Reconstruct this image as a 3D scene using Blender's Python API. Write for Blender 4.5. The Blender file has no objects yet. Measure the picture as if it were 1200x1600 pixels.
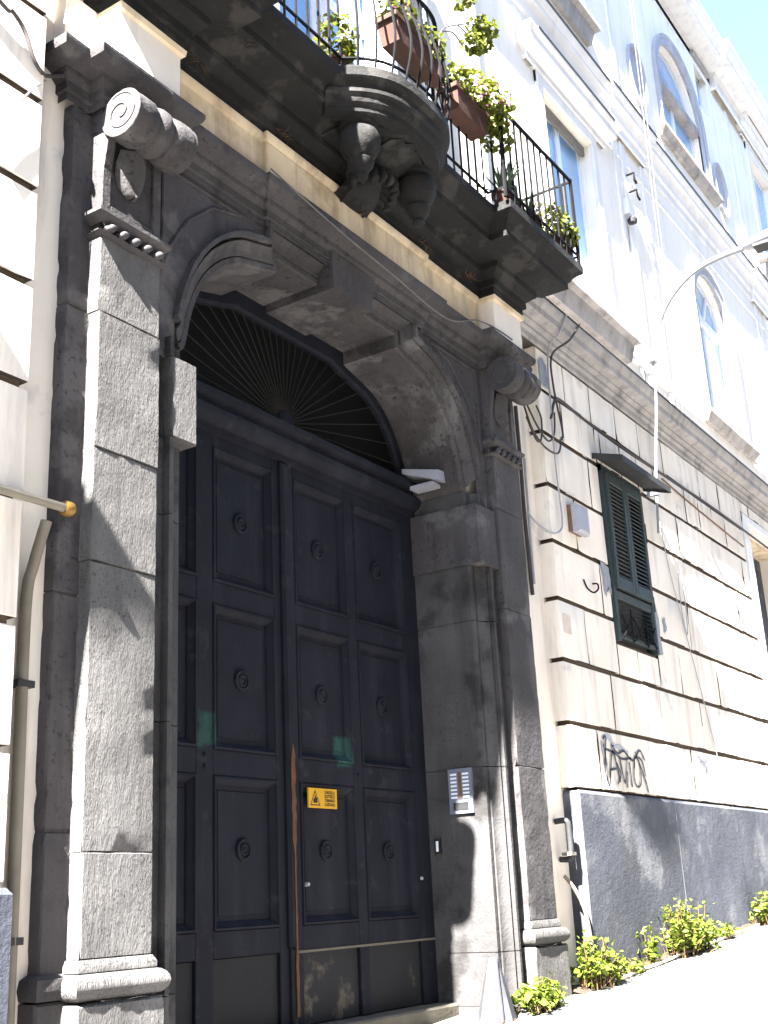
import bpy, math, random
from mathutils import Vector, Matrix, noise
random.seed(7)
S = bpy.context.scene
col = S.collection
# ------------------------------------------------------------------ camera
cam_d = bpy.data.cameras.new('camera'); cam = bpy.data.objects.new('camera', cam_d); col.objects.link(cam)
RT = Vector((0.55511, -0.83047, -0.04663)); DN = Vector((0.23330, 0.20926, -0.94962)); FW = Vector((0.79839, 0.51627, 0.30991))
cam.matrix_world = Matrix(((RT.x, -DN.x, -FW.x, 0.0), (RT.y, -DN.y, -FW.y, -4.0), (RT.z, -DN.z, -FW.z, 1.5), (0, 0, 0, 1)))
cam_d.sensor_fit = 'VERTICAL'; cam_d.sensor_height = 24.0; cam_d.lens = 24.0 * 1864 / 1600
cam_d.clip_start = 0.05; cam_d.clip_end = 2000
S.camera = cam
# ------------------------------------------------------------------ sky and sun
TRAVEL = Vector((1.0, 0.145, -1.04)).normalized()
to_sun = -TRAVEL
world = bpy.data.worlds.new('World'); S.world = world; world.use_nodes = True
wn = world.node_tree.nodes; wl = world.node_tree.links
sky = wn.new('ShaderNodeTexSky'); sky.sky_type = 'NISHITA'; sky.sun_disc = False
sky.sun_elevation = math.asin(to_sun.z); sky.sun_rotation = math.atan2(to_sun.x, to_sun.y)
sky.air_density = 1.0; sky.dust_density = 0.4; sky.ozone_density = 2.5
bg = wn['Background']; bg.inputs['Strength'].default_value = 0.05
wl.new(sky.outputs['Color'], bg.inputs['Color'])
sun_d = bpy.data.lights.new('sun', 'SUN'); sun = bpy.data.objects.new('sun', sun_d); col.objects.link(sun)
sun_d.energy = 5.0; sun_d.angle = math.radians(0.53); sun_d.color = (1.0, 0.98, 0.95)
sun.rotation_euler = TRAVEL.to_track_quat('-Z', 'Y').to_euler()
S.view_settings.view_transform = 'Standard'; S.view_settings.look = 'None'
S.view_settings.exposure = 4.1; S.view_settings.gamma = 1.0; S.view_settings.use_curve_mapping = False

# ------------------------------------------------------------------ materials
def material(name, c1, c2, rough=0.85, scale=3.0, bump=0.3, bscale=40.0, bdist=0.01, stretch=(1, 1, 1),
             streak=None, streak_amt=0.0, speck=None, speck_amt=0.0, speck_scale=60.0, metallic=0.0, spec=0.3,
             patch=None, patch_amt=0.0, patch_scale=1.2, patch_edge=(0.55, 0.62), boxes=None, rnd=0.0, macro=0.0):
    m = bpy.data.materials.new(name); m.use_nodes = True
    nt = m.node_tree; n = nt.nodes; L = nt.links
    b = n['Principled BSDF']; b.inputs['Roughness'].default_value = rough; b.inputs['Metallic'].default_value = metallic
    b.inputs['Specular IOR Level'].default_value = spec
    geo = n.new('ShaderNodeNewGeometry')
    def noise_(sc, st=(1, 1, 1), detail=5.0, off=0.0):
        mp = n.new('ShaderNodeMapping'); mp.inputs['Scale'].default_value = (sc * st[0], sc * st[1], sc * st[2])
        mp.inputs['Location'].default_value = (off, off * .7, off * 1.3)
        L.new(geo.outputs['Position'], mp.inputs['Vector'])
        t = n.new('ShaderNodeTexNoise'); t.inputs['Scale'].default_value = 1.0; t.inputs['Detail'].default_value = detail
        t.inputs['Roughness'].default_value = 0.62
        L.new(mp.outputs['Vector'], t.inputs['Vector']); return t.outputs['Fac']
    def ramp(fac, a, c):
        r = n.new('ShaderNodeMapRange'); r.inputs['From Min'].default_value = a; r.inputs['From Max'].default_value = c
        L.new(fac, r.inputs['Value']); return r.outputs['Result']
    def mix(fac, a, c, mode='MIX'):
        x = n.new('ShaderNodeMix'); x.data_type = 'RGBA'; x.blend_type = mode
        if isinstance(fac, float): x.inputs[0].default_value = fac
        else: L.new(fac, x.inputs[0])
        for v, i in ((a, 6), (c, 7)):
            if isinstance(v, tuple): x.inputs[i].default_value = (v[0], v[1], v[2], 1)
            else: L.new(v, x.inputs[i])
        return x.outputs[2]
    def mul(fac, k):
        q = n.new('ShaderNodeMath'); q.operation = 'MULTIPLY'; L.new(fac, q.inputs[0])
        if isinstance(k, float): q.inputs[1].default_value = k
        else: L.new(k, q.inputs[1])
        return q.outputs[0]
    c = mix(ramp(noise_(scale), 0.32, 0.68), c1, c2)
    if macro > 0:
        c = mix(mul(ramp(noise_(.9, (1, 1, .6), detail=3.0, off=11.0), .35, .65), macro), c, mix(1.0, c, (.5, .48, .46), 'MULTIPLY'))
    if streak:
        c = mix(mul(ramp(noise_(4.0, (1.6, 1.6, 0.16), off=3.1), 0.5, 0.72), streak_amt), c, streak)
    if patch:
        c = mix(mul(ramp(noise_(patch_scale, off=7.7, detail=7.0), *patch_edge), patch_amt), c, patch)
    if speck:
        c = mix(mul(ramp(noise_(speck_scale, off=1.3, detail=3.0), 0.56, 0.66), mul(ramp(noise_(1.7, detail=3.0, off=4.4), .38, .62), speck_amt)), c, speck)
    if rnd > 0:
        oi = n.new('ShaderNodeObjectInfo'); h = n.new('ShaderNodeHueSaturation')
        v = n.new('ShaderNodeMapRange'); v.inputs['To Min'].default_value = 1 - rnd; v.inputs['To Max'].default_value = 1 + rnd
        L.new(oi.outputs['Random'], v.inputs['Value']); L.new(v.outputs['Result'], h.inputs['Value']); L.new(c, h.inputs['Color'])
        c = h.outputs['Color']
    if boxes:   # brushed or sprayed patches of other paint: (x0,x1,z0,z1,colour)
        sep = n.new('ShaderNodeSeparateXYZ'); wob = noise_(9.0, detail=2.0, off=5.5)
        L.new(geo.outputs['Position'], sep.inputs[0])
        def mth(op, a, v):
            q = n.new('ShaderNodeMath'); q.operation = op
            for s_, i in ((a, 0), (v, 1)):
                if isinstance(s_, (int, float)): q.inputs[i].default_value = s_
                else: L.new(s_, q.inputs[i])
            return q.outputs[0]
        w = mth('MULTIPLY', mth('SUBTRACT', wob, 0.5), 0.10)
        for (x0, x1, z0, z1, bc, amt) in boxes:
            px = mth('ADD', sep.outputs[0], w); pz = mth('ADD', sep.outputs[2], w)
            dx = mth('SUBTRACT', (x1 - x0) / 2, mth('ABSOLUTE', mth('SUBTRACT', px, (x0 + x1) / 2), 0))
            dz = mth('SUBTRACT', (z1 - z0) / 2, mth('ABSOLUTE', mth('SUBTRACT', pz, (z0 + z1) / 2), 0))
            f = mul(ramp(mth('MINIMUM', dx, dz), 0.0, 0.03), ramp(noise_(30.0, (1, 1, .3), detail=4.0, off=6.6), .25, .5))
            c = mix(mul(f, amt), c, bc)
    L.new(c, b.inputs['Base Color'])
    if bump > 0:
        h = noise_(bscale, stretch, detail=6.0, off=2.2)
        h2 = noise_(bscale * 0.22, stretch, detail=3.0, off=9.2)
        ad = n.new('ShaderNodeMath'); ad.operation = 'MULTIPLY_ADD'; ad.inputs[1].default_value = 1.5
        L.new(h2, ad.inputs[0]); L.new(h, ad.inputs[2])
        bp = n.new('ShaderNodeBump'); bp.inputs['Strength'].default_value = bump; bp.inputs['Distance'].default_value = bdist
        L.new(ad.outputs[0], bp.inputs['Height']); L.new(bp.outputs['Normal'], b.inputs['Normal'])
    return m

M = {}
M['plaster'] = material('cream_plaster', macro=.25, c1=(.85, .775, .67), c2=(.77, .69, .59), rough=0.9, scale=2.0, bump=0.22, bscale=55, bdist=.006, streak=(.30, .26, .24), streak_amt=.55,
                        patch=(.40, .37, .35), patch_amt=.5, patch_scale=1.5, patch_edge=(.62, .68), rnd=.05)
M['opp'] = material('ochre_house_plaster', (.30, .29, .28), (.25, .245, .24), .9, 1.5, .1)
M['joint'] = material('joint_mortar', (.075, .05, .032), (.12, .085, .058), 0.95, 5, .3, 60)
M['grime'] = material('grimy_joint_face', (.030, .022, .016), (.05, .037, .027), 0.95, 8, .3, 60)
M['upper'] = material('pale_plaster', (.88, .82, .72), (.82, .76, .67), 0.9, 1.4, 0.15, 50, .006, streak=(.55, .53, .52), streak_amt=.35)
M['trim'] = material('pale_trim_plaster', (.80, .77, .73), (.70, .68, .66), 0.9, 3, .15, 50, .005, streak=(.45, .43, .42), streak_amt=.4)
M['shadetrim'] = material('shaded_trim_plaster', (.42, .42, .46), (.34, .34, .38), 0.9, 3, .15, 50, .005, streak=(.25, .25, .27), streak_amt=.5)  # trim darkened to put shading into the arch surrounds and medallions
M['cornice'] = material('weathered_cornice_plaster', (.40, .37, .345), (.27, .25, .24), 0.9, 4, .25, 50, .006, streak=(.12, .11, .105), streak_amt=.6,
                        patch=(.09, .08, .075), patch_amt=.7, patch_scale=3.0, patch_edge=(.58, .68))
M['frieze'] = material('ochre_frieze_plaster', (.62, .48, .31), (.74, .61, .43), 0.9, 3.5, .2, 60, .005, streak=(.20, .15, .11), streak_amt=.65,
                       patch=(.30, .20, .12), patch_amt=.7, patch_scale=3.2, patch_edge=(.52, .7))
M['stone'] = material('grey_volcanic_stone', macro=.75, c1=(.049, .044, .045), c2=(.076, .069, .069), rough=0.88, scale=2.6, bump=.55, bscale=45, bdist=.012, streak=(.02, .018, .017), streak_amt=.75,
                      speck=(.012, .011, .010), speck_amt=.8, speck_scale=26, patch=(.13, .122, .118), patch_amt=.5, patch_scale=2.2, rnd=.10)
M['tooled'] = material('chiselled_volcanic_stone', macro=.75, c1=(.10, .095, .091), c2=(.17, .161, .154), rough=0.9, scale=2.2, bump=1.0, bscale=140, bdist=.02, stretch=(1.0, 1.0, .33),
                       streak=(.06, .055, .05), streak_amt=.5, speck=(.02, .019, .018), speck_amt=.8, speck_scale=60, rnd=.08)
M['reveal'] = material('stained_jamb_stone', macro=.75, c1=(.048, .046, .046), c2=(.078, .074, .073), rough=0.9, scale=2.6, bump=.55, bscale=45, bdist=.012, streak=(.03, .028, .026), streak_amt=.6,
                       speck=(.025, .022, .02), speck_amt=.6, speck_scale=45, patch=(.016, .014, .013), patch_amt=.8, patch_scale=2.6,
                       patch_edge=(.52, .62), rnd=.06)
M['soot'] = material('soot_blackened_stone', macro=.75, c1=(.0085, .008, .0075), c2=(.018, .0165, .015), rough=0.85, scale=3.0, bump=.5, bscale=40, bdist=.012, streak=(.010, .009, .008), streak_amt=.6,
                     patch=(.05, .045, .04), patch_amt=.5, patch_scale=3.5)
M['plinth'] = material('grey_cement_plinth', macro=.75, c1=(.056, .061, .078), c2=(.09, .096, .114), rough=0.9, scale=1.6, bump=.45, bscale=60, bdist=.01, streak=(.045, .045, .047), streak_amt=.6,
                       patch=(.17, .17, .175), patch_amt=.6, patch_scale=1.7, patch_edge=(.54, .64))
M['ground'] = material('worn_street_paving', (.16, .155, .15), (.12, .117, .113), 0.9, .8, .35, 70, .008, speck=(.012, .012, .011), speck_amt=.75, speck_scale=34)
M['paint'] = material('slate_grey_door_paint', (.0062, .0068, .0110), (.0102, .0110, .0168), 0.75, 3.0, .2, 30, .006, stretch=(3, 3, .25),
                      streak=(.022, .0235, .031), streak_amt=.5, spec=.15, patch=(.028, .028, .033), patch_amt=.5, patch_scale=7, patch_edge=(.6, .68),
                      boxes=[(5.06, 5.235, 2.37, 2.59, (.016, .056, .044), .75), (6.40, 6.585, 2.335, 2.55, (.02, .066, .056), .75)])
M['kick'] = material('scuffed_door_paint', (.006, .0065, .008), (.011, .011, .013), 0.75, 3, .3, 30, .006, stretch=(.6, 1, 2), spec=.3,
                     patch=(.085, .07, .052), patch_amt=.85, patch_scale=5.0, patch_edge=(.56, .66))
M['kickdark'] = material('dark_door_paint', (.005, .0053, .007), (.008, .008, .010), 0.75, 3, .25, 30, .006, spec=.3)
M['rawwood'] = material('bare_orange_wood', (.10, .042, .014), (.06, .026, .01), 0.8, 9, .4, 60, .006, stretch=(3, 3, .2))
M['iron'] = material('black_wrought_iron', (.004, .004, .005), (.008, .0075, .008), 0.85, 12, .2, 80, .003, spec=.12)
M['rayiron'] = material('dusty_fanlight_iron', (.016, .014, .011), (.010, .009, .0075), 0.8, 12, .2, 80, .003)
M['dark'] = material('unlit_vestibule_plaster', (.05, .047, .045), (.07, .065, .06), 0.95, 2, .1)
M['glass'] = material('sky_tinted_window_glass', (.20, .38, .64), (.30, .48, .70), 0.08, .8, 0, spec=.8)  # blue base colour paints the sky reflection into the panes
M['dimglass'] = material('unlit_room_glass', (.004, .004, .004), (.006, .006, .006), 0.6, 2, 0, spec=.08)  # near-black colour stands in for the unlit room behind the fanlight
M['frame'] = material('white_window_frame_paint', (.78, .79, .80), (.70, .71, .73), 0.5, 5, .1, 40, .003)
M['bluegrey'] = material('blue_grey_shutter_paint', (.36, .43, .60), (.44, .50, .66), 0.55, 3, .15, 30, .004, stretch=(2, 2, .3))
M['green'] = material('dark_green_shutter_paint', (.018, .028, .027), (.030, .042, .040), 0.65, 5, .2, 40, .004, spec=.35)
M['zinc'] = material('dull_sheet_metal', (.03, .03, .031), (.045, .044, .043), 0.7, 6, .2, 40, .004, metallic=.3)
M['grey_pl'] = material('grey_plastic', (.33, .33, .37), (.28, .28, .31), 0.5, 8, .05)
M['rust'] = material('rust_brown_metal', (.11, .06, .035), (.17, .10, .055), 0.8, 12, .3)
M['whitemetal'] = material('white_enamelled_metal', (.34, .34, .37), (.28, .28, .31), 0.4, 8, .05)
M['alu'] = material('brushed_aluminium', (.25, .27, .33), (.21, .23, .28), 0.45, 20, .05, metallic=.5)
M['labelwhite'] = material('white_name_strip', (.80, .82, .86), (.74, .77, .82), 0.5, 10, 0)
M['black'] = material('black_print', (.012, .012, .012), (.016, .016, .016), 0.6, 10, 0)
M['yellow'] = material('yellow_warning_plastic', (.55, .29, .008), (.48, .25, .007), 0.45, 8, .03)
M['pipe'] = material('ochre_painted_pipe', (.20, .18, .14), (.15, .13, .10), 0.6, 6, .15)
M['palepipe'] = material('pale_painted_pipe', (.74, .71, .64), (.66, .63, .58), 0.6, 6, .1)
M['greypipe'] = material('grey_painted_steel', (.20, .21, .22), (.26, .27, .28), 0.6, 6, .1)
M['brass'] = material('orange_brass', (.26, .14, .03), (.18, .10, .02), 0.45, 10, .1, metallic=.5)
M['festoon'] = material('dusty_cable_sheath', (.09, .085, .08), (.13, .12, .115), 0.8, 10, 0)
M['cable'] = material('dark_cable_sheath', (.035, .03, .03), (.06, .05, .045), 0.7, 10, 0)
M['greycable'] = material('grey_cable_sheath', (.26, .26, .27), (.33, .33, .34), 0.7, 10, 0)
M['terra'] = material('terracotta', (.042, .018, .012), (.07, .031, .02), 0.85, 8, .2)
M['soil'] = material('dark_soil', (.03, .022, .016), (.05, .038, .026), 0.95, 20, .4)
M['galv'] = material('scuffed_galvanised_metal', (.075, .075, .085), (.045, .045, .05), 0.6, 9, .25, 40, .005, metallic=.35, patch=(.12, .05, .035), patch_amt=.7, patch_scale=6, patch_edge=(.58, .66))
M['threshold'] = material('worn_threshold_stone', (.12, .105, .078), (.085, .075, .057), .85, 5, .35)
M['ink'] = material('black_spray_paint', (.02, .02, .03), (.035, .035, .05), .6, 20, 0)
M['greyink'] = material('faded_grey_spray_paint', (.30, .30, .35), (.40, .40, .44), .7, 9, 0)
M['brownink'] = material('faded_brown_spray_paint', (.33, .24, .20), (.42, .32, .27), .7, 9, 0)
M['blueink'] = material('light_blue_spray_paint', (.25, .52, .66), (.33, .58, .70), .7, 9, 0)
M['barepatch'] = material('bare_cement_patch', (.30, .31, .34), (.22, .23, .26), .95, 12, .5, 60, .01)
M['paper'] = material('old_paper_notice', (.62, .52, .45), (.52, .42, .36), .9, 14, .1)
M['pebble'] = material('pale_rubble', (.5, .48, .45), (.4, .38, .36), .9, 9, .3)

def leafmat(name, c1, c2, trans):
    m = bpy.data.materials.new(name); m.use_nodes = True
    nt = m.node_tree; n = nt.nodes; L = nt.links
    b = n['Principled BSDF']; b.inputs['Roughness'].default_value = .55; b.inputs['Specular IOR Level'].default_value = .3
    geo = n.new('ShaderNodeNewGeometry'); t = n.new('ShaderNodeTexNoise'); t.inputs['Scale'].default_value = 22
    L.new(geo.outputs['Position'], t.inputs['Vector'])
    x = n.new('ShaderNodeMix'); x.data_type = 'RGBA'; x.inputs[6].default_value = (*c1, 1); x.inputs[7].default_value = (*c2, 1)
    r = n.new('ShaderNodeMapRange'); r.inputs['From Min'].default_value = .35; r.inputs['From Max'].default_value = .65
    L.new(t.outputs['Fac'], r.inputs['Value']); L.new(r.outputs['Result'], x.inputs[0]); L.new(x.outputs[2], b.inputs['Base Color'])
    tr = n.new('ShaderNodeBsdfTranslucent'); L.new(x.outputs[2], tr.inputs['Color'])
    ms = n.new('ShaderNodeMixShader'); ms.inputs[0].default_value = trans
    L.new(b.outputs[0], ms.inputs[1]); L.new(tr.outputs[0], ms.inputs[2]); L.new(ms.outputs[0], n['Material Output'].inputs['Surface'])
    return m
M['leaf'] = leafmat('geranium_leaf', (.07, .085, .010), (.14, .15, .018), .4)
M['weed'] = leafmat('weed_leaf', (.07, .105, .010), (.13, .165, .016), .35)
M['petal'] = leafmat('pink_petal', (.70, .12, .36), (.80, .25, .5), .3)
M['darkleaf'] = leafmat('succulent_leaf', (.035, .06, .03), (.06, .09, .045), .2)
M['dryleaf'] = leafmat('dry_brown_growth', (.14, .085, .035), (.09, .06, .03), .2)

# ------------------------------------------------------------------ helpers
ORG = {}
def thing(name, label, cat, base=(0, 0, 0), group=None):
    o = bpy.data.objects.new(name, None); col.objects.link(o); o.empty_display_size = .1
    o.location = base; ORG[o.name] = Vector(base); o['label'] = label; o['category'] = cat
    if group: o['group'] = group
    return o
def org(parent): return ORG[parent.name] if parent else Vector((0, 0, 0))
def link(name, mesh, parent=None, loc=None, kind=None):
    o = bpy.data.objects.new(name, mesh); col.objects.link(o)
    if parent: o.parent = parent
    w = Vector(loc) if loc is not None else org(parent)
    o.location = w - org(parent); ORG[o.name] = w
    if kind: o['kind'] = kind
    return o
def tag(o, label, cat, group=None):
    o['label'] = label; o['category'] = cat
    if group: o['group'] = group
    return o

class MB:
    def __init__(s): s.v = []; s.f = []
    def add(s, vs, fs):
        k = len(s.v); s.v += [tuple(p) for p in vs]; s.f += [tuple(i + k for i in f) for f in fs]; return s
    def box(s, x0, x1, y0, y1, z0, z1):
        return s.add([(x0, y0, z0), (x1, y0, z0), (x1, y1, z0), (x0, y1, z0), (x0, y0, z1), (x1, y0, z1), (x1, y1, z1), (x0, y1, z1)],
                     [(0, 3, 2, 1), (4, 5, 6, 7), (0, 1, 5, 4), (2, 3, 7, 6), (1, 2, 6, 5), (3, 0, 4, 7)])
    def cbox(s, x0, x1, y0, y1, z0, z1, c=.008, j=0.0):
        """box whose front (-y) face has chamfered, slightly uneven edges"""
        r = lambda: random.uniform(-j, j)
        vs = [(x0, y1, z0), (x1, y1, z0), (x1, y1, z1), (x0, y1, z1)]
        vs += [(x0, y0 + c, z0), (x1, y0 + c, z0), (x1, y0 + c, z1), (x0, y0 + c, z1)]
        vs += [(x0 + c + r(), y0 + r() * .5, z0 + c + r()), (x1 - c + r(), y0 + r() * .5, z0 + c + r()), (x1 - c + r(), y0 + r() * .5, z1 - c + r()), (x0 + c + r(), y0 + r() * .5, z1 - c + r())]
        fs = [(0, 3, 2, 1)]
        for i in range(4):
            k = (i + 1) % 4
            fs += [(i, k, k + 4, i + 4), (i + 4, k + 4, k + 8, i + 8)]
        fs += [(8, 9, 10, 11)]
        return s.add(vs, fs)
    def rough(s, x0, x1, y0, y1, z0, z1, c=.012, amp=.004, chip=.02, cell=.05):
        """worn ashlar: gridded front face with soft bulges, uneven chamfers and chipped arrises"""
        nx = max(3, int((x1 - x0) / cell)); nz = max(3, int((z1 - z0) / cell)); g_ = {}
        for i in range(nx + 1):
            for k in range(nz + 1):
                u, w = i / nx, k / nz; x = x0 + (x1 - x0) * u; z = z0 + (z1 - z0) * w
                q = Vector((x * 3.1, y0 * 5, z * 3.1)); d = noise.noise(q * 2.2) * amp + noise.noise(q * 7) * amp * .5
                e = i in (0, nx) or k in (0, nz)
                if e:
                    ch = max(0, noise.noise(q * 4.0 + Vector((9, 3, 1))) - .12) * chip * 2.2
                    d = c + ch + abs(d)
                    if i == 0: x += ch * .5
                    if i == nx: x -= ch * .5
                    if k == 0: z += ch * .25
                    if k == nz: z -= ch * .25
                elif i in (1, nx - 1) or k in (1, nz - 1):
                    if i == 1: x = x0 + c * .9
                    if i == nx - 1: x = x1 - c * .9
                    if k == 1: z = z0 + c * .9
                    if k == nz - 1: z = z1 - c * .9
                    d += max(0, noise.noise(q * 4.0 + Vector((9, 3, 1))) - .28) * chip
                g_[i, k] = len(s.v); s.v.append((x, y0 + d, z))
        for i in range(nx):
            for k in range(nz): s.f.append((g_[i, k], g_[i + 1, k], g_[i + 1, k + 1], g_[i, k + 1]))
        rim = [g_[i, 0] for i in range(nx)] + [g_[nx, k] for k in range(nz)] + [g_[i, nz] for i in range(nx, 0, -1)] + [g_[0, k] for k in range(nz, 0, -1)]
        b0 = len(s.v)
        for r_ in rim: s.v.append((s.v[r_][0], y1, s.v[r_][2]))
        n_ = len(rim)
        for k in range(n_): s.f.append((rim[(k + 1) % n_], rim[k], b0 + k, b0 + (k + 1) % n_))
        s.f.append(tuple(b0 + k for k in range(n_))); return s
    def sweep_xy(s, prof, path, caps=True):
        """profile [(outward, z)] carried along a plan path walked left to right; outward is to the street"""
        n = len(path); rings = []
        for i in range(n):
            p = Vector(path[i]).to_2d(); ns = []
            if i > 0:
                d = (p - Vector(path[i - 1]).to_2d()).normalized(); ns.append(Vector((d.y, -d.x)))
            if i < n - 1:
                d = (Vector(path[i + 1]).to_2d() - p).normalized(); ns.append(Vector((d.y, -d.x)))
            m = ns[0] if len(ns) == 1 else (ns[0] + ns[1]) / (1 + max(-.6, ns[0].dot(ns[1])))
            rings.append([(p.x + m.x * o, p.y + m.y * o, z) for o, z in prof])
        return s.rings(rings, caps)
    def sweep_xz(s, prof, path, caps=True):
        """profile [(outward, y)] carried along a path in the facade plane; outward is away from the opening"""
        n = len(path); rings = []
        for i in range(n):
            p = Vector(path[i]); ns = []
            if i > 0:
                d = (p - Vector(path[i - 1])).normalized(); ns.append(Vector((-d.y, d.x)))
            if i < n - 1:
                d = (Vector(path[i + 1]) - p).normalized(); ns.append(Vector((-d.y, d.x)))
            m = ns[0] if len(ns) == 1 else (ns[0] + ns[1]) / (1 + max(-.6, ns[0].dot(ns[1])))
            rings.append([(p.x + m.x * o, y, p.y + m.y * o) for o, y in prof])
        return s.rings(rings, caps)
    def rings(s, rings, caps=True, closed=False):
        k = len(s.v); m = len(rings[0])
        for r in rings: s.v += [tuple(p) for p in r]
        for i in range(len(rings) - 1):
            for j in range(m if closed else m - 1):
                q = (j + 1) % m
                s.f.append((k + i * m + j, k + (i + 1) * m + j, k + (i + 1) * m + q, k + i * m + q))
        if caps:
            s.f.append(tuple(k + j for j in range(m))); s.f.append(tuple(k + (len(rings) - 1) * m + j for j in reversed(range(m))))
        return s
    def lathe(s, prof, c, axis='z', seg=16, caps=True):
        rs = []
        for r, h in prof:
            ring = []
            for i in range(seg):
                a = 2 * math.pi * i / seg; u, w = r * math.cos(a), r * math.sin(a)
                ring.append({'z': (c[0] + u, c[1] + w, c[2] + h), 'x': (c[0] + h, c[1] + u, c[2] + w), 'y': (c[0] + u, c[1] + h, c[2] + w)}[axis])
            rs.append(ring)
        return s.rings(rs, caps, True)
    def tube(s, pts, r, seg=6, smooth=0):
        P = [Vector(p) for p in pts]
        if smooth:
            Q = []
            for i in range(len(P) - 1):
                a, b, c, d = P[max(i - 1, 0)], P[i], P[i + 1], P[min(i + 2, len(P) - 1)]
                for k in range(smooth):
                    t = k / smooth
                    Q.append(.5 * ((2 * b) + (c - a) * t + (2 * a - 5 * b + 4 * c - d) * t * t + (3 * b - a - 3 * c + d) * t ** 3))
            P = Q + [P[-1]]
        rs = []
        up = None
        for i, p in enumerate(P):
            d = (P[min(i + 1, len(P) - 1)] - P[max(i - 1, 0)]).normalized()
            if up is None:
                up = Vector((0, 1, 0)) if abs(d.y) < .9 else Vector((0, 0, 1))
            u = (up - d * up.dot(d)).normalized(); w = d.cross(u); up = u
            if isinstance(r, (list, tuple)):
                q = i / (len(P) - 1) * (len(r) - 1); j0 = min(int(q), len(r) - 2); rr = r[j0] + (r[j0 + 1] - r[j0]) * (q - j0)
            else: rr = r
            rs.append([p + rr * (u * math.cos(2 * math.pi * k / seg) + w * math.sin(2 * math.pi * k / seg)) for k in range(seg)])
        return s.rings(rs, True, True)
    def mesh(s, mat, o=Vector((0, 0, 0)), smooth=None, name='shape'):
        me = bpy.data.meshes.new(name)
        me.from_pydata([(p[0] - o[0], p[1] - o[1], p[2] - o[2]) for p in s.v], [], s.f)
        for mm in (mat if isinstance(mat, list) else [mat]): me.materials.append(M[mm] if isinstance(mm, str) else mm)
        if smooth:
            for p in me.polygons: p.use_smooth = True
            me.set_sharp_from_angle(angle=math.radians(smooth))
        me.update(); return me
    def build(s, name, mat, parent=None, smooth=None, base=None, kind=None):
        o = Vector(base) if base is not None else org(parent)
        return link(name, s.mesh(mat, o, smooth, name), parent, o, kind)

def holes_wall(x0, x1, z0, z1, holes, y, depth):
    """front sheet at y with rectangular openings and their reveals"""
    m = MB(); xs = sorted({x0, x1, *[h[0] for h in holes], *[h[1] for h in holes]}); zs = sorted({z0, z1, *[h[2] for h in holes], *[h[3] for h in holes]})
    for a, b in zip(xs, xs[1:]):
        for c, d in zip(zs, zs[1:]):
            mx, mz = (a + b) / 2, (c + d) / 2
            if any(h[0] < mx < h[1] and h[2] < mz < h[3] for h in holes): continue
            m.add([(a, y, c), (b, y, c), (b, y, d), (a, y, d)], [(0, 1, 2, 3)])
    e = y + depth
    for h in holes:
        a, b, c, d = h
        m.add([(a, y, c), (b, y, c), (b, y, d), (a, y, d), (a, e, c), (b, e, c), (b, e, d), (a, e, d)], [(0, 4, 5, 1), (1, 5, 6, 2), (2, 6, 7, 3), (3, 7, 4, 0)])
    return m

def gz(x):   # street height along the wall: it climbs to the right
    x = max(-25.0, min(45.0, x)); return 0.9 + 0.065 * (x - 9.65)

# ------------------------------------------------------------------ ground
m = MB(); xs = [-300, -25] + [-25 + 2 * i for i in range(1, 36)] + [400]
ys = [-300, -20, -10, -6, -4, -3, -2, -1, -.5, 0, .4]
for i in range(len(xs)):
    for y in ys: m.v.append((xs[i], y, gz(xs[i])))
for i in range(len(xs) - 1):
    for j in range(len(ys) - 1):
        a = i * len(ys) + j; m.f.append((a, a + len(ys), a + len(ys) + 1, a + 1))
g = m.build('street_pavement', 'ground'); g['kind'] = 'structure'

# ------------------------------------------------------------------ the palace
B = thing('palace_building', 'long pale plastered palace front with grey stone portal, balcony and arched windows', 'building', (5.95, .15, gz(5.95)))
SHUT = (9.95, 10.92, 3.62, 5.30); RDOOR = (14.66, 16.4, 0.6, 5.82)
lw = holes_wall(-9, 30, -1.5, 6.5, [(4.30, 7.60, 0.3, 5.6), SHUT, RDOOR], .15, .45).build('ground_floor_wall', 'plaster', B)
# upper wall openings
WIN_R = (9.70, 10.90, 7.15, 9.38); WIN_C = (5.25, 6.65, 6.66, 9.3); ARCH2 = (14.02, 15.36, 7.16, 9.36); ARCH1 = (13.80, 15.48, 11.2, 13.02)
SMALL = (15.74, 16.32, 12.82, 13.66); WIN_3 = (18.35, 19.65, 11.2, 13.4); WIN_2R = (9.75, 10.85, 11.2, 13.2); WIN_3B = (18.35, 19.65, 7.15, 9.38)
uw = holes_wall(-9, 30, 6.5, 14.0, [WIN_R, WIN_C, ARCH2, ARCH1, SMALL, WIN_3, WIN_2R, WIN_3B], .10, .30).build('upper_wall', 'upper', B)
m = MB(); m.add([(-9, .12, 14), (30, .12, 14), (30, 12, 14), (-9, 12, 14), (-9, .12, -1.5), (30, .12, -1.5), (30, 12, -1.5), (-9, 12, -1.5)],
                [(0, 1, 2, 3), (2, 6, 7, 3), (0, 3, 7, 4), (1, 5, 6, 2)])
m.build('roof_and_rear_walls', 'upper', B)
# vestibule behind the gate
m = MB(); m.add([(3.6, .72, .3), (8.4, .72, .3), (8.4, .72, 6), (3.6, .72, 6), (3.6, 6, .3), (8.4, 6, .3), (8.4, 6, 6), (3.6, 6, 6)],
                [(4, 5, 6, 7), (0, 4, 7, 3), (1, 2, 6, 5), (3, 7, 6, 2), (0, 1, 5, 4)])
m.build('vestibule', 'dark', B)

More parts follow.
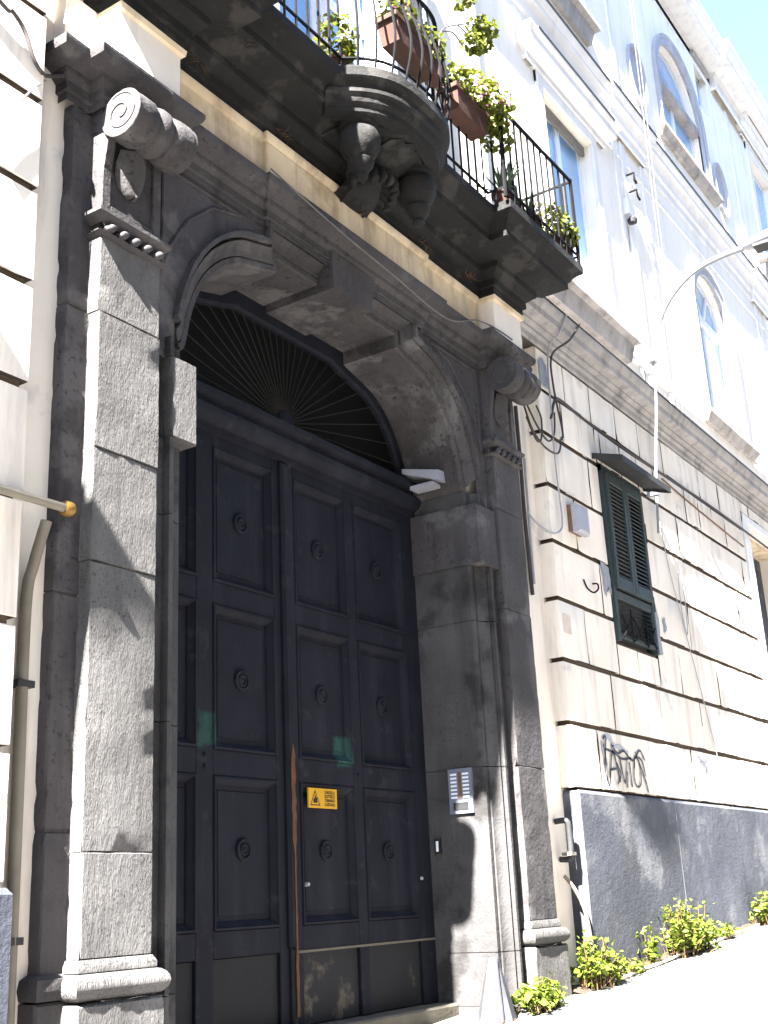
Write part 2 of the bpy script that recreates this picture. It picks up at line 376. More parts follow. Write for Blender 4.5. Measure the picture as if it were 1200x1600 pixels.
# --- rusticated courses: every block a piece of the wall
def clip(rect, hole):
    a, b, c, d = rect; ha, hb, hc, hd = hole
    if a >= hb or b <= ha or c >= hd or d <= hc: return [rect]
    out = []
    if a < ha: out.append((a, ha, c, d))
    if b > hb: out.append((hb, b, c, d))
    a2, b2 = max(a, ha), min(b, hb)
    if c < hc: out.append((a2, b2, c, hc))
    if d > hd: out.append((a2, b2, hd, d))
    return [r for r in out if r[1] - r[0] > .03 and r[3] - r[2] > .03]
def course(z0, z1, xs, holes, y=.02):
    for a, b in zip(xs, xs[1:]):
        rects = [(a, b, z0, z1)]
        for h in holes: rects = [q for r in rects for q in clip(r, h)]
        for (p, q, c, d) in rects:
            ob = MB().rough(p + .010, q - .010, y + random.uniform(-.004, .004), .152, c + .014, d - .022, .006, .0025, .024, .10).build('stone_block', ['plaster', 'grime'], lw, smooth=35)
            for pg in ob.data.polygons:      # grimy joint faces; the free end of a course stays plaster
                if abs(pg.normal.y) < .35 and not (p == xs[0] and pg.normal.x < -.7): pg.material_index = 1
rowsR = [2.27, 2.79, 3.30, 3.81, 4.305, 4.805, 5.29, 5.70, 6.11]
for i in range(len(rowsR) - 1):
    st = 1.12; x0 = 8.78
    if i < 6:
        first = 9.29 if i % 2 == 0 else 9.72
        xs = [x0] + [first + st * k for k in range(0, 14)]
    else:
        xs = [x0]
        while xs[-1] < 24: xs.append(xs[-1] + (.46 if i == 6 else .62) * random.uniform(.9, 1.1))
    course(rowsR[i], rowsR[i + 1], xs, [(SHUT[0] - .01, SHUT[1] + .01, SHUT[2] - .01, SHUT[3] + .02), (RDOOR[0] - .22, RDOOR[1] + .22, 0, RDOOR[3] + .12)])
rowsL = [1.63, 2.17, 2.71, 3.27, 3.80, 4.32, 4.83, 5.33, 5.85, 6.11]
for i in range(len(rowsL) - 1):
    first = 2.35 if i % 2 == 0 else 1.8
    course(rowsL[i], rowsL[i + 1], sorted([3.31] + [first - 1.12 * k for k in range(0, 9)]), [])
for (a, b, c, d) in clip((8.835, 14.45, 2.28, 6.11), SHUT): MB().box(a, b, .045, .153, c, d).build('joint_bed', 'joint', lw)
for (a, b, c, d) in ((16.6, 24, 2.2, 6.13), (14.45, 16.6, 5.94, 6.13), (-7, 3.265, 1.64, 6.11)): MB().box(a, b, .045, .153, c, d).build('joint_bed', 'joint', lw)
# plinths (cement)
pl = MB(); pr = [(0, -.6), (0, 2.2), (.0, 2.235), (-.02, 2.262), (-.10, 2.262)]
PLN = pl.sweep_xy([(o, z) for o, z in pr], [(8.80, .16), (8.80, .0), (10.86, .004)]).build('plinth', 'plinth', B)
for a, b, e in ((10.865, 12.62, .0), (12.625, 14.4, .003)): MB().sweep_xy(pr, [(a, e), (b, e)]).build('plinth_slab', 'plinth', PLN)
MB().sweep_xy(pr, [(16.6, .16), (16.6, .0), (26, .0)]).build('plinth', 'plinth', B)
MB().sweep_xy([(o, z - .64) for o, z in pr], [(-7, .0), (3.33, .0), (3.33, .16)]).build('plinth', 'plinth', B)

# --- string courses
cprof = [(0, 6.10), (.015, 6.12), (.015, 6.17), (.04, 6.19), (.04, 6.22), (.07, 6.25), (.07, 6.27), (.09, 6.28), (.15, 6.30), (.15, 6.36), (.17, 6.38), (.19, 6.42), (.19, 6.445), (-.1, 6.47)]
def pieces_along(prof, y, a, b, step, name, mat, parent):
    x = a
    while x < b - .01:
        e = min(b, x + step * random.uniform(.92, 1.08))
        if b - e < .3: e = b
        MB().sweep_xy(prof, [(x + .0015, y + random.uniform(-.004, .004)), (e - .0015, y + random.uniform(-.004, .004))]).build(name, mat, parent, smooth=30)
        x = e
pieces_along(cprof, .02, 8.33, 26, 1.9, 'string_course', 'cornice', uw)
pieces_along([(o * .25, z) for o, z in cprof], .06, -7, 3.44, 2.4, 'string_course', 'cornice', uw)
c2 = [(0, 9.98), (.02, 10.0), (.02, 10.1), (.05, 10.13), (.05, 10.2), (.09, 10.27), (.12, 10.29), (.12, 10.34), (.16, 10.4), (.16, 10.43), (-.02, 10.47)]
MB().sweep_xy(c2, [(-7, .10), (11.55, .10), (11.55, .06), (12.6, .06), (12.6, .10), (17.0, .10), (17.0, .06), (17.8, .06), (17.8, .10), (26, .10)]).build('string_course', 'trim', uw, smooth=30)
MB().sweep_xy([(0, 9.70), (.02, 9.715), (.02, 9.75), (0, 9.765)], [(11.3, .10), (26, .10)]).build('string_course', 'trim', uw)
# low panel band under first floor windows
MB().sweep_xy([(0, 6.93), (.03, 6.95), (.03, 7.0), (0, 7.02)], [(11.4, .10), (13.7, .10)]).build('string_course', 'trim', uw)
MB().sweep_xy([(0, 6.93), (.03, 6.95), (.03, 7.0), (0, 7.02)], [(15.7, .10), (26, .10)]).build('string_course', 'trim', uw)
M_fl = 'zinc'
MB().sweep_xy([(.10, 6.458), (.192, 6.446), (.197, 6.446), (.197, 6.462), (.10, 6.475)], [(8.40, .02), (26, .02)]).build('lead_flashing', M_fl, uw)
c2path = [(-7, .10), (11.55, .10), (11.55, .06), (12.6, .06), (12.6, .10), (17.0, .10), (17.0, .06), (17.8, .06), (17.8, .10), (26, .10)]
MB().sweep_xy([(.06, 10.452), (.162, 10.432), (.169, 10.432), (.169, 10.462), (.06, 10.478)], c2path).build('lead_flashing', M_fl, uw)
# roof cornice
rp = [(0, 13.55), (.02, 13.57), (.02, 13.62), (0, 13.64), (0, 13.78), (.03, 13.80), (.05, 13.83), (.30, 13.86), (.30, 13.92), (.33, 13.94), (.38, 14.0), (.40, 14.05), (.40, 14.08), (-.2, 14.12)]
MB().sweep_xy(rp, [(-7, .10), (16.55, .10), (16.55, .02), (26, .02)]).build('roof_cornice', 'trim', B, smooth=30)
m = MB(); m.box(20.8, 26, .35, 3, 13.9, 16.25); m.build('roof_terrace_wall', 'upper', B)
m = MB()
m.tube([(20.8, .33, 16.42), (26, .33, 16.42)], .03)
for k in range(12): m.tube([(20.85 + .45 * k, .33, 16.2), (20.85 + .45 * k, .33, 16.42)], .015)
m.build('terrace_rail', 'whitemetal', B)

# pilaster strips on the upper wall
for (a, b) in ((11.62, 11.70), (11.86, 12.0), (12.5, 12.58), (17.1, 17.2), (17.55, 17.65), (8.2, 8.3), (3.6, 3.7)):
    MB().cbox(a, b, .075, .101, 6.47, 9.97, .006).build('wall_strip', 'trim', uw)
for (a, b) in ((17.15, 17.3), (12.0, 12.1)):
    MB().cbox(a, b, .075, .101, 10.48, 13.54, .006).build('wall_strip', 'trim', uw)

# --- windows
def rect_window(R, label=None, hood=True, sill=True, shut=False):
    a, b, c, d = R; y = .10
    w = MB()
    for (p, q, r, s_) in ((a - .14, a - .005, c, d + .14), (b + .005, b + .14, c, d + .14)): w.cbox(p, q, y - .035, y + .002, r, s_, .01)
    w.cbox(a - .14, b + .14, y - .037, y + .002, d + .005, d + .14, .01)
    W = w.build('window', 'trim', B)
    fr = MB(); fy = y + .14; t = .065; mid = (a + b) / 2; zt = c + (d - c) * .70
    for (p, q, r, s_) in ((a, a + t, c, d), (b - t, b, c, d), (mid - .05, mid + .05, c, d), (a, b, d - t, d), (a, b, c, c + .1)): fr.box(p, q, fy - .02 - random.random() * .003, fy + .03, r, s_)
    fr.build('frame', 'frame', W)
    gl = MB(); gl.box(a + .01, mid - .03, fy, fy + .012, c + .02, d - .02); gl.build('pane', 'glass', W)
    gl = MB(); gl.box(mid + .03, b - .01, fy, fy + .012, c + .02, d - .02); gl.build('pane', 'glass', W)
    if hood:
        MB().sweep_xy([(0, d + .14), (.02, d + .15), (.02, d + .22), (.10, d + .26), (.13, d + .29), (.13, d + .36), (.17, d + .40), (.17, d + .43), (0, d + .46)],
                      [(a - .36, y + .001), (a - .36, y - .03), (b + .36, y - .03), (b + .36, y + .001)]).build('hood', 'trim', W)
        MB().box(a - .2, b + .2, y - .03, y + .001, d + .142, d + .21).build('hood_frieze', 'trim', W)
        MB().sweep_xy([(.05, d + .452), (.172, d + .432), (.177, d + .432), (.177, d + .452), (.05, d + .468)], [(a - .36, y - .031), (b + .36, y - .031)]).build('lead_flashing', 'zinc', W)
    if sill:
        MB().sweep_xy([(0, c - .32), (.06, c - .31), (.10, c - .12), (.16, c - .09), (.16, c - .02), (-.2, c + .01)], [(a - .30, y + .001), (a - .30, y - .0), (b + .30, y - .0), (b + .30, y + .001)]).build('sill', 'cornice', W)
    return W
WR = rect_window(WIN_R); rect_window(WIN_3); rect_window(WIN_2R, hood=False); rect_window(WIN_3B)
# roller blind valance of the window beside the balcony
m = MB(); m.box(WIN_R[0] + .01, WIN_R[1] - .01, .16, .20, WIN_R[3] - .13, WIN_R[3] - .02); m.build('blind_roll', 'pipe', WR)
# wooden top light of the small window
def small_window(R):
    a, b, c, d = R; y = .10
    W = MB().cbox(a - .08, b + .06, y - .06, y + .002, d + .01, d + .09, .01).build('window', 'cornice', B)
    fr = MB(); 
    for (p, q, r, s_) in ((a, a + .05, c, d), (b - .05, b, c, d), (a, b, d - .05, d), (a, b, c, c + .05)): fr.box(p, q, y + .1, y + .15, r, s_)
    fr.build('frame', 'frame', W)
    MB().box(a + .01, b - .01, y + .12, y + .13, c + .01, d - .01).build('pane', 'glass', W)
small_window(SMALL)
def arch_window(R, fan, stone):
    a, b, c, d = R; y = .10; cx = (a + b) / 2; r = (b - a) / 2; zs = d - r; N = 18
    arc = [(cx - r * math.cos(math.pi * i / N), zs + r * math.sin(math.pi * i / N)) for i in range(N + 1)]
    # spandrels that round off the rectangular opening
    sp = MB()
    for sgn in (-1, 1):
        pts = [p for p in arc if (p[0] - cx) * sgn >= -1e-6]
        k = (cx + sgn * r, d)
        for p, q in zip(pts, pts[1:]):
            sp.add([(k[0], y - .001, k[1]), (p[0], y - .001, p[1]), (q[0], y - .001, q[1])], [(0, 1, 2)])
            sp.add([(p[0], y - .001, p[1]), (q[0], y - .001, q[1]), (q[0], y + .3, q[1]), (p[0], y + .3, p[1])], [(0, 1, 2, 3)])
    W = sp.build('window', 'upper', B)
    path = [(a, c), (a, zs)] + arc[1:-1] + [(b, zs), (b, c)]
    MB().sweep_xz([(0, y + .02), (0, y - .04), (.10, y - .04), (.11, y - .06), (.15, y - .06), (.15, y + .002)], path).build('surround', 'shadetrim', W, smooth=30)
    fy = y + .13; t = .06
    MB().sweep_xz([(.0, fy + .03), (-t, fy + .03), (-t, fy - .02), (.0, fy - .02), (.0, fy + .03)], path).build('frame', 'frame', W, smooth=30)
    bars = MB(); bars.box(cx - .05, cx + .05, fy - .022, fy + .03, c, zs); bars.box(a + .01, b - .01, fy - .05, fy + .03, zs - .05, zs + .05)
    if fan:
        for ang in (60, 120):
            u = Vector((math.cos(math.radians(ang)), 0, math.sin(math.radians(ang)))); w = Vector((-u.z, 0, u.x)) * .03
            p0 = Vector((cx, fy - .018, zs)); p1 = p0 + u * (r - .02); dy = Vector((0, .045, 0))
            bars.add([p0 - w, p1 - w, p1 + w, p0 + w, p0 - w + dy, p1 - w + dy, p1 + w + dy, p0 + w + dy], [(0, 1, 2, 3), (4, 7, 6, 5), (0, 4, 5, 1), (3, 2, 6, 7)])
    bars.build('glazing_bar', 'frame', W)
    for (p, q, r0, r1) in ((a + .02, cx - .03, c + .03, zs - .03), (cx + .03, b - .02, c + .03, zs - .03)):
        MB().box(p, q, fy, fy + .01, r0, r1).build('pane', 'glass', W)
    pn = MB(); pn.add([(x, fy + .004, z) for x, z in [(cx + (x - cx) * .97, zs + (z - zs) * .97) for x, z in arc]], [tuple(range(N + 1))]); pn.build('pane', 'glass', W)
    MB().sweep_xy([(0, c - .20), (.05, c - .19), (.12, c - .10), (.12, c - .03), (.0, c)], [(a - .22, y + .001), (a - .22, y), (b + .22, y), (b + .22, y + .001)]).build('sill', 'cornice', W)
    return W
A1 = arch_window(ARCH1, False, False)
MB().cbox(ARCH1[0] + .005, ARCH1[1] - .005, .10, .26, 12.08, 12.22, .01).build('transom', 'cornice', A1)
arch_window(ARCH2, True, False)
# oval medallions in relief
for cx in (12.86, 16.18):
    md = MB(); N = 28
    def ell(s_, y): return [(cx + .30 * s_ * math.cos(2 * math.pi * i / N), y, 11.52 + .47 * s_ * math.sin(2 * math.pi * i / N)) for i in range(N)]
    md.rings([ell(1.0, .101), ell(.98, .055), ell(.88, .055), ell(.84, .098), ell(.5, .100), ell(.05, .095)], True, True)
    md.build('oval_medallion', 'shadetrim', uw, smooth=30)

# balcony french window behind the railing
a, b, c, d = WIN_C
W = MB().cbox(a - .16, a - .003, .06, .102, c, d + .16, .01).cbox(b + .003, b + .16, .06, .102, c, d + .16, .01).cbox(a - .16, b + .16, .058, .102, d + .003, d + .16, .01).build('french_window', 'trim', B)
for (p, q) in ((a, (a + b) / 2 - .01), ((a + b) / 2 + .01, b)):
    lf = MB()
    for (x0, x1, z0, z1) in ((p, p + .09, c, d), (q - .09, q, c, d), (p, q, c, c + .3), (p, q, d - .1, d), (p, q, c + 1.3, c + 1.38)): lf.box(x0, x1, .20 + random.random() * .004, .25, z0, z1)
    lf.build('leaf', 'frame', W)
    MB().box(p + .05, q - .05, .22, .23, c + .2, d - .05).build('pane', 'glass', W)
for (x0, x1) in ((a - .62, a - .02), (b + .02, b + .62)):      # louvred shutters folded back against the wall
    sh = MB().box(x0, x0 + .06, .02, .055, c + .05, d).box(x1 - .06, x1, .02, .055, c + .05, d).box(x0, x1, .022, .053, c + .05, c + .14).box(x0, x1, .022, .053, d - .1, d).build('shutter', 'bluegrey', W)
    sl = MB()
    for k in range(40):
        z = c + .17 + k * .058
        if z < d - .12: sl.add([(x0 + .055, .025, z), (x1 - .055, .025, z), (x1 - .055, .05, z + .045), (x0 + .055, .05, z + .045)], [(0, 1, 2, 3)])
    o = sl.build('slat', 'bluegrey', W); o['kind'] = 'stuff'

# --- shutter window of the ground floor
a, b, c, d = SHUT
W = MB().box(a, b, .10, .12, c, d).build('shuttered_window', 'dark', B)
fr = MB().box(a, a + .05, -.005, .1, c, d).box(b - .05, b, -.005, .1, c, d).box(a, b, -.004, .1, d - .06, d).build('frame', 'green', W)
mid = (a + b) / 2; zb = 4.12
for (p, q) in ((a + .05, mid - .004), (mid + .004, b - .05)):
    lf = MB()
    for (x0, x1, z0, z1) in ((p, p + .06, zb, d - .06), (q - .06, q, zb, d - .06), (p + .06, q - .06, d - .16, d - .06), (p + .06, q - .06, zb, zb + .11)): lf.cbox(x0, x1, -.03, .012, z0, z1, .005)
    L_ = lf.build('shutter_leaf', 'green', W)
    sm = MB().add([(p + .06, -.024, 0), (q - .06, -.024, 0), (q - .06, .006, .030), (p + .06, .006, .030), (p + .06, -.018, -.004), (q - .06, -.018, -.004), (q - .06, .010, .026), (p + .06, .010, .026)],
                  [(0, 1, 2, 3), (4, 7, 6, 5), (0, 4, 5, 1), (3, 2, 6, 7)]).mesh('green', name='slat')
    z = zb + .125
    while z < d - .19:
        link('slat', sm, W, (0, 0, z)); z += .041
# lower flap: louvred apron tilting out from the wall, with a lattice grille below
fl = MB()
for (x0, x1, z0, z1) in ((a + .02, a + .08, 3.66, 4.10), (b - .08, b - .02, 3.66, 4.10), (a + .08, b - .08, 4.02, 4.10), (a + .08, b - .08, 3.66, 3.70)): fl.cbox(x0, x1, .0, .04, z0, z1, .005)
fl.build('apron_frame', 'green', W)
sm = MB().add([(a + .08, .0, 0), (b - .08, .0, 0), (b - .08, .03, .028), (a + .08, .03, .028)], [(0, 1, 2, 3)]).mesh('green', name='slat')
z = 3.72
while z < 4.0:
    link('slat', sm, W, (0, 0, z)); z += .041
for k, (p0, p1) in enumerate((((.08, 3.66), (.30, 3.86)), ((.30, 3.66), (.08, 3.86)), ((.34, 3.66), (.62, 3.88)), ((.62, 3.66), (.34, 3.88)), ((.66, 3.66), (.88, 3.86)), ((.88, 3.66), (.66, 3.86)), ((.30, 3.64), (.30, 3.95)), ((.66, 3.64), (.66, 3.95)))):
    MB().tube([(a + p0[0], -.02, p0[1]), (a + p1[0], -.02, p1[1])], .009, 5).build('grille_bar', 'iron', W)
MB().box(b + .0, b + .05, -.0, .03, 4.75, 4.95).build('shutter_hinge', 'iron', W)
MB().box(b + .0, b + .045, -.0, .03, 4.05, 4.2).build('shutter_hinge', 'iron', W)
# sheet canopy over it
cn = MB(); 
cn.add([(a - .12, .03, 5.375), (b + .14, .03, 5.375), (b + .14, -.27, 5.285), (a - .12, -.27, 5.285)], [(0, 1, 2, 3)])
cn.add([(a - .12, .03, 5.355), (b + .14, .03, 5.355), (b + .14, -.27, 5.265), (a - .12, -.27, 5.265)], [(3, 2, 1, 0)])
cn.add([(a - .12, -.272, 5.295), (b + .14, -.272, 5.295), (b + .14, -.272, 5.235), (a - .12, -.272, 5.235)], [(0, 1, 2, 3)])
for x in (a - .12, b + .14): cn.add([(x, .03, 5.385), (x, -.275, 5.295), (x, -.275, 5.235), (x, .03, 5.325)], [(0, 1, 2, 3)])
CN = cn.build('window_canopy', 'zinc', W)
# doorway at the far right
a, b, c, d = RDOOR
W = MB().cbox(a - .2, a - .002, -.0, .152, .9, d + .1, .012).cbox(b + .002, b + .2, -.0, .152, .9, d + .1, .012).cbox(a - .2, b + .2, -.002, .152, d + .002, d + .11, .012).build('side_door', 'trim', B)
MB().box(a, b, .40, .44, c, d).build('leaf', 'plinth', W)
MB().box(a, b, .18, .4, d - .06, d - .002).build('lintel', 'frieze', W)
MB().box(a + .004, a + .10, .3, .4, c, d - .07).build('frame', 'bluegrey', W)

# ------------------------------------------------------------------ the portal
AX = 5.95
def mx(x): return 2 * AX - x
def pilaster(xa, xb, joints, right):
    """xa..xb front width; grey stone shaft of blocks, base, hatched upper console with volute"""
    P_ = MB().box(xa + .01, xb - .01, .03, .16, .3, 5.55).build('portal_pilaster', 'stone', B)
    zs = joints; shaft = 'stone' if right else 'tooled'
    for z0, z1 in zip(zs, zs[1:]):
        MB().rough(xa + random.uniform(-.004, .004), xb + random.uniform(-.004, .004), random.uniform(-.003, .003), .10, z0 + .0015, z1 - .0015, .005, .004, .02).build('shaft_stone', shaft, P_, smooth=35)
    # base: upright block, thick rounded moulding, small fillet
    gb = gz((xa + xb) / 2) - .1
    MB().rough(xa - .045, xb + .045, -.045, .10, gb, 1.155, .012, .006, .03).build('base_block', 'tooled', P_, smooth=35)
    tor = [(0, 1.16)] + [(.012 + .05 * math.sin(math.pi * k / 8) + .0, 1.165 + .105 * (1 - math.cos(math.pi * k / 8)) / 2) for k in range(9)] + [(.018, 1.275), (.018, 1.30), (.004, 1.325)]
    MB().sweep_xy(tor, [(xa, .10), (xa, -.0), (xb, -.0), (xb, .10)]).build('base_moulding', 'tooled', P_, smooth=40)
    # ledge with drops
    MB().sweep_xy([(0, 4.835), (.012, 4.84), (.03, 4.86), (.045, 4.875), (.045, 4.895), (.01, 4.91)], [(xa, .10), (xa, 0), (xb, 0), (xb, .10)]).build('capital_ledge', 'stone', P_, smooth=30)
    MB().sweep_xy([(0, 4.755), (.015, 4.76), (.03, 4.775), (.0, 4.79)], [(xa, .10), (xa, 0), (xb, 0), (xb, .10)]).build('capital_ledge', 'stone', P_, smooth=30)
    nd = 5; wd = (xb - xa) / nd
    for k in range(nd):
        x0 = xa + wd * k
        MB().tube([(x0 + .015, -.016, 4.785), (x0 + wd * .5, -.026, 4.805), (x0 + wd - .005, -.016, 4.832)], [.016, .024, .016], 8, 3).build('rope_drop', 'stone', P_, smooth=60)
    # upper block with sunk panel
    up = MB(); t = .06
    up.cbox(xa, xa + t, -.0, .10, 4.91, 5.55, .005); up.cbox(xb - t, xb, -.0, .10, 4.91, 5.55, .005)
    up.box(xa + t, xb - t, .018, .1, 4.91, 5.55); up.cbox(xa + t, xb - t, -.001, .1, 4.91, 4.96, .005)
    up.build('console_block', 'stone', P_)
    # console flank sweeping into the scroll
    zc, yc, r = 5.42, -.135, .135
    sd = [(.09, 5.05), (0.0, 5.05), (-.004, 5.16), (-.02, 5.25), (-.03, 5.32)] + [(yc + r * .98 * math.cos(t_), zc + r * .98 * math.sin(t_)) for t_ in [math.radians(q) for q in (-40, -90, -140, 180, 130, 90, 60)]] + [(.09, 5.56)]
    cs = MB()
    for x in (xa + .004, xa + .055):
        cs.v += [(x, p, q) for p, q in sd]
    n = len(sd); cs.f.append(tuple(range(n))); cs.f.append(tuple(range(2 * n - 1, n - 1, -1)))
    for k in range(n): cs.f.append((k, (k + 1) % n, n + (k + 1) % n, n + k))
    cs.build('console_flank', 'stone', P_)
    prof = [(.0, -.004), (r, -.004), (r + .004, .0)]
    w = xb - xa
    for h, rr in ((.02, 0), (.06, .004), (.13, .003), (.155, -.012), (.17, -.016), (.185, -.004), (.215, .004), (.245, .002), (.262, -.014), (.275, -.016), (.29, -.004), (.34, .004), (.40, .005), (w - .02, 0)):
        prof.append((r + rr, h))
    prof += [(r, w + .01), (0, w + .01)]
    MB().lathe(prof, (xa - .012, yc, zc), 'x', 30, caps=False).build('volute', 'stone', P_, smooth=40)
    pts = []
    for k in range(40):
        t_ = k / 39; rr = r * (.90 - .72 * t_); an = math.radians(60 + 1.6 * 360 * t_)
        pts.append((xa - .016, yc + rr * math.cos(an), zc + rr * math.sin(an)))
    MB().tube(pts, [.004, .006, .007], 6).build('spiral', 'stone', P_, smooth=60)
    # leaf hanging below the scroll
    lf = MB(); cx = (xa + xb) / 2 - .02; rows = [(5.31, .10, -.075), (5.24, .115, -.06), (5.17, .11, -.045), (5.11, .085, -.04), (5.07, .045, -.05), (5.055, .01, -.045)]
    for z, hw, y in rows:
        for k in range(7):
            u = k / 6 * 2 - 1
            lf.v.append((cx + u * hw * (1 + .08 * ((k % 2) * 2 - 1)), y + .055 * u * u + (.012 if k % 2 else 0), z))
    for i in range(len(rows) - 1):
        for k in range(6): lf.f.append((i * 7 + k, i * 7 + k + 1, i * 7 + 8 + k, i * 7 + 7 + k))
    lf.build('hanging_leaf', 'stone', P_, smooth=60)
    return P_
PL = pilaster(3.685, 4.11, [1.325, 1.76, 3.06, 3.62, 4.34, 4.76], False)
PR = pilaster(7.79, 8.215, [1.325, 2.38, 3.54, 4.33, 4.76], True)
# back pilasters: narrow dark strips beside the main ones
for (a, b, js) in ((3.545, 3.70, [.2, 1.27, 1.85, 2.9, 4.35, 5.5]), (8.20, 8.335, [.2, 1.27, 2.38, 3.54, 4.6, 5.5])):
    bp = MB().box(a + .01, b - .01, .09, .16, .2, 5.5).build('back_pilaster', 'stone', B)
    for z0, z1 in zip(js, js[1:]):
        MB().rough(a, b, .08 + random.uniform(-.003, .003), .155, z0 + .003, z1 - .003, .008, .003, .02).build('shaft_stone', 'stone', bp, smooth=35)
    MB().cbox(a - .04, b + .02, .045, .15, .2, 1.17, .01).build('base_block', 'stone', bp)
    MB().sweep_xy([(0, 1.17), (.04, 1.18), (.05, 1.22), (.04, 1.26), (0, 1.28)], [(a, .15), (a, .08), (b, .08), (b, .15)]).build('base_moulding', 'stone', bp, smooth=40)

# jambs and arch: profile runs from the reveal to the outer fillet
aprof = [(0, .62), (0, .135), (.008, .118), (.042, .118), (.044, .132), (.052, .132), (.054, .108), (.075, .104), (.10, .092), (.120, .068), (.124, .055), (.129, .055), (.130, .095), (.147, .095), (.148, .028), (.175, .028), (.177, .075), (.185, .075), (.30, .075)]
XL, XR = 4.40, 7.50
jz = [.80, 1.14, 2.37, 3.42, 3.84]
JB = MB().box(4.13, 4.395, .14, .60, .3, 4.4).build('jamb', 'stone', B)
JB2 = MB().box(7.505, 7.77, .14, .60, .3, 4.4).build('jamb', 'stone', B)
for (x, par, flip) in ((XL, JB, False), (XR, JB2, True)):
    for z0, z1 in list(zip(jz, jz[1:])) + [(4.30, 4.42)]:
        z0 += .003; z1 -= .003
        pth = [(x, z0), (x, z1)] if not flip else [(x, z1), (x, z0)]
        MB().sweep_xz(aprof, pth).build('jamb_stone', 'reveal', par, smooth=25)
    # plain proud block interrupting the mouldings
    bk = MB()
    if not flip: bk.rough(4.235, XL + .02, .018, .62, 3.84, 4.30, .007, .003, .012)
    else: bk.rough(XR - .02, 7.775, .018, .62, 3.84, 4.30, .007, .003, .012)
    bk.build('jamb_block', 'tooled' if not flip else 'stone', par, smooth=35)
    MB().cbox(4.13 if not flip else XR - .01, XL + .01 if not flip else 7.77, .05, .6, gz(x) - .1, .80, .01, .004).build('jamb_foot', 'reveal', par)
def qb(p0, p1, p2, n): return [tuple((1 - t) ** 2 * a + 2 * t * (1 - t) * b + t * t * c for a, b, c in zip(p0, p1, p2)) for t in [i / n for i in range(n + 1)]]
arcL = [(XL, 4.42), (XL + .035, 4.45), (XL + .05, 4.50)] + qb((XL + .055, 4.52), (XL + .17, 5.21), (5.27, 5.285), 14)[1:]
arcL = [p for p in arcL if p[0] < 4.99] + [arcL[-1]]
flat_z = 5.385; KX = (5.70, 6.20)
AR = MB().box(4.2, 7.7, .16, .17, 5.45, 5.6).build('arch', 'stone', B)
MB().sweep_xz(aprof[:-1], arcL + [(5.27, flat_z), (5.36, flat_z)]).build('arch_stone', 'stone', AR, smooth=25)
MB().sweep_xz(aprof[:-1], [(5.363, flat_z), (KX[0] - .002, flat_z)]).build('arch_stone', 'stone', AR, smooth=25)
MB().sweep_xz(aprof[:-1], [(KX[1] + .002, flat_z), (mx(5.363), flat_z)]).build('arch_stone', 'stone', AR, smooth=25)
MB().sweep_xz(aprof[:-1], [(mx(5.36), flat_z), (mx(5.27), flat_z)] + [(mx(x), z) for x, z in reversed(arcL)]).build('arch_stone', 'stone', AR, smooth=25)
k = MB()
ks = [(KX[0] + .03, 5.345), (KX[1] - .03, 5.345), (KX[1], 5.60), (KX[0], 5.60)]
k.v += [(x, -.005 + (.015 if z < 5.4 else 0), z) for x, z in ks] + [(x, .62, z) for x, z in ks]
k.f += [(0, 1, 2, 3), (0, 4, 5, 1), (1, 5, 6, 2), (3, 7, 4, 0), (2, 6, 7, 3)]
k.build('keystone', 'stone', AR)
# spandrel plate around the arch, with sunk triangular panels
zt = 5.56
def off(path, o):
    m_ = MB().sweep_xz([(o, 0), (o, 1)], path, caps=False); return [(p[0], p[2]) for p in m_.v[::2]]
oL = off(arcL + [(5.27, flat_z), (5.36, flat_z)], .16)
for side in (0, 1):
    sp = MB(); f_ = (lambda x: x) if side == 0 else mx
    pts = [(f_(x), z) for x, z in oL]
    x_out = f_(4.105)
    sp.add([(x_out, .07, 4.3), (pts[0][0], .07, 4.3), (pts[0][0], .07, pts[0][1]), (x_out, .07, pts[0][1])], [(0, 1, 2, 3)])
    sp.add([(x_out, .07, pts[0][1]), (pts[0][0], .07, pts[0][1]), (pts[0][0], .07, zt), (x_out, .07, zt)], [(0, 1, 2, 3)])
    for p, q in zip(pts, pts[1:]):
        sp.add([(p[0], .07, p[1]), (q[0], .07, q[1]), (q[0], .07, zt), (p[0], .07, zt)], [(0, 1, 2, 3)])
    sp.add([(pts[-1][0], .07, pts[-1][1]), (f_(5.72), .07, pts[-1][1]), (f_(5.72), .07, zt), (pts[-1][0], .07, zt)], [(0, 1, 2, 3)])
    sp.build('spandrel', 'stone', AR)
for side in (0, 1):
    f_ = (lambda x: x) if side == 0 else mx
    tri = [(f_(4.19), 4.80), (f_(4.19), 5.47), (f_(4.86), 5.47), (f_(4.60), 5.40), (f_(4.40), 5.22), (f_(4.26), 5.0)]
    for p, q in zip(tri, tri[1:] + tri[:1]):
        MB().tube([(p[0], .068, p[1]), (q[0], .068, q[1])], .012, 6).build('panel_moulding', 'stone', AR)

# portal cornice, breaking forward over the pilasters and at the middle
pp = [(0, 5.50), (.0, 5.545), (.018, 5.55), (.018, 5.60), (.045, 5.625), (.05, 5.64), (.05, 5.655), (.10, 5.675), (.135, 5.70), (.145, 5.725), (.145, 5.75), (.12, 5.765), (-.05, 5.775)]
cpath = [(3.50, .16), (3.50, .08), (3.66, .08), (3.66, -.02), (4.14, -.02), (4.14, .06), (5.07, .06), (5.07, .035), (6.88, .035), (6.88, .06), (7.76, .06), (7.76, -.02), (8.24, -.02), (8.24, .08), (8.37, .08), (8.37, .16)]
PC = None
for a, b in ((0, 6), (6, 9), (9, 15)):
    seg = cpath[a:b + 1]
    if a: seg = [(seg[0][0] + (.0 if a != 6 else .0), seg[0][1])] + seg[1:]
MB().sweep_xy(pp, cpath).build('portal_cornice', 'stone', B, smooth=28)
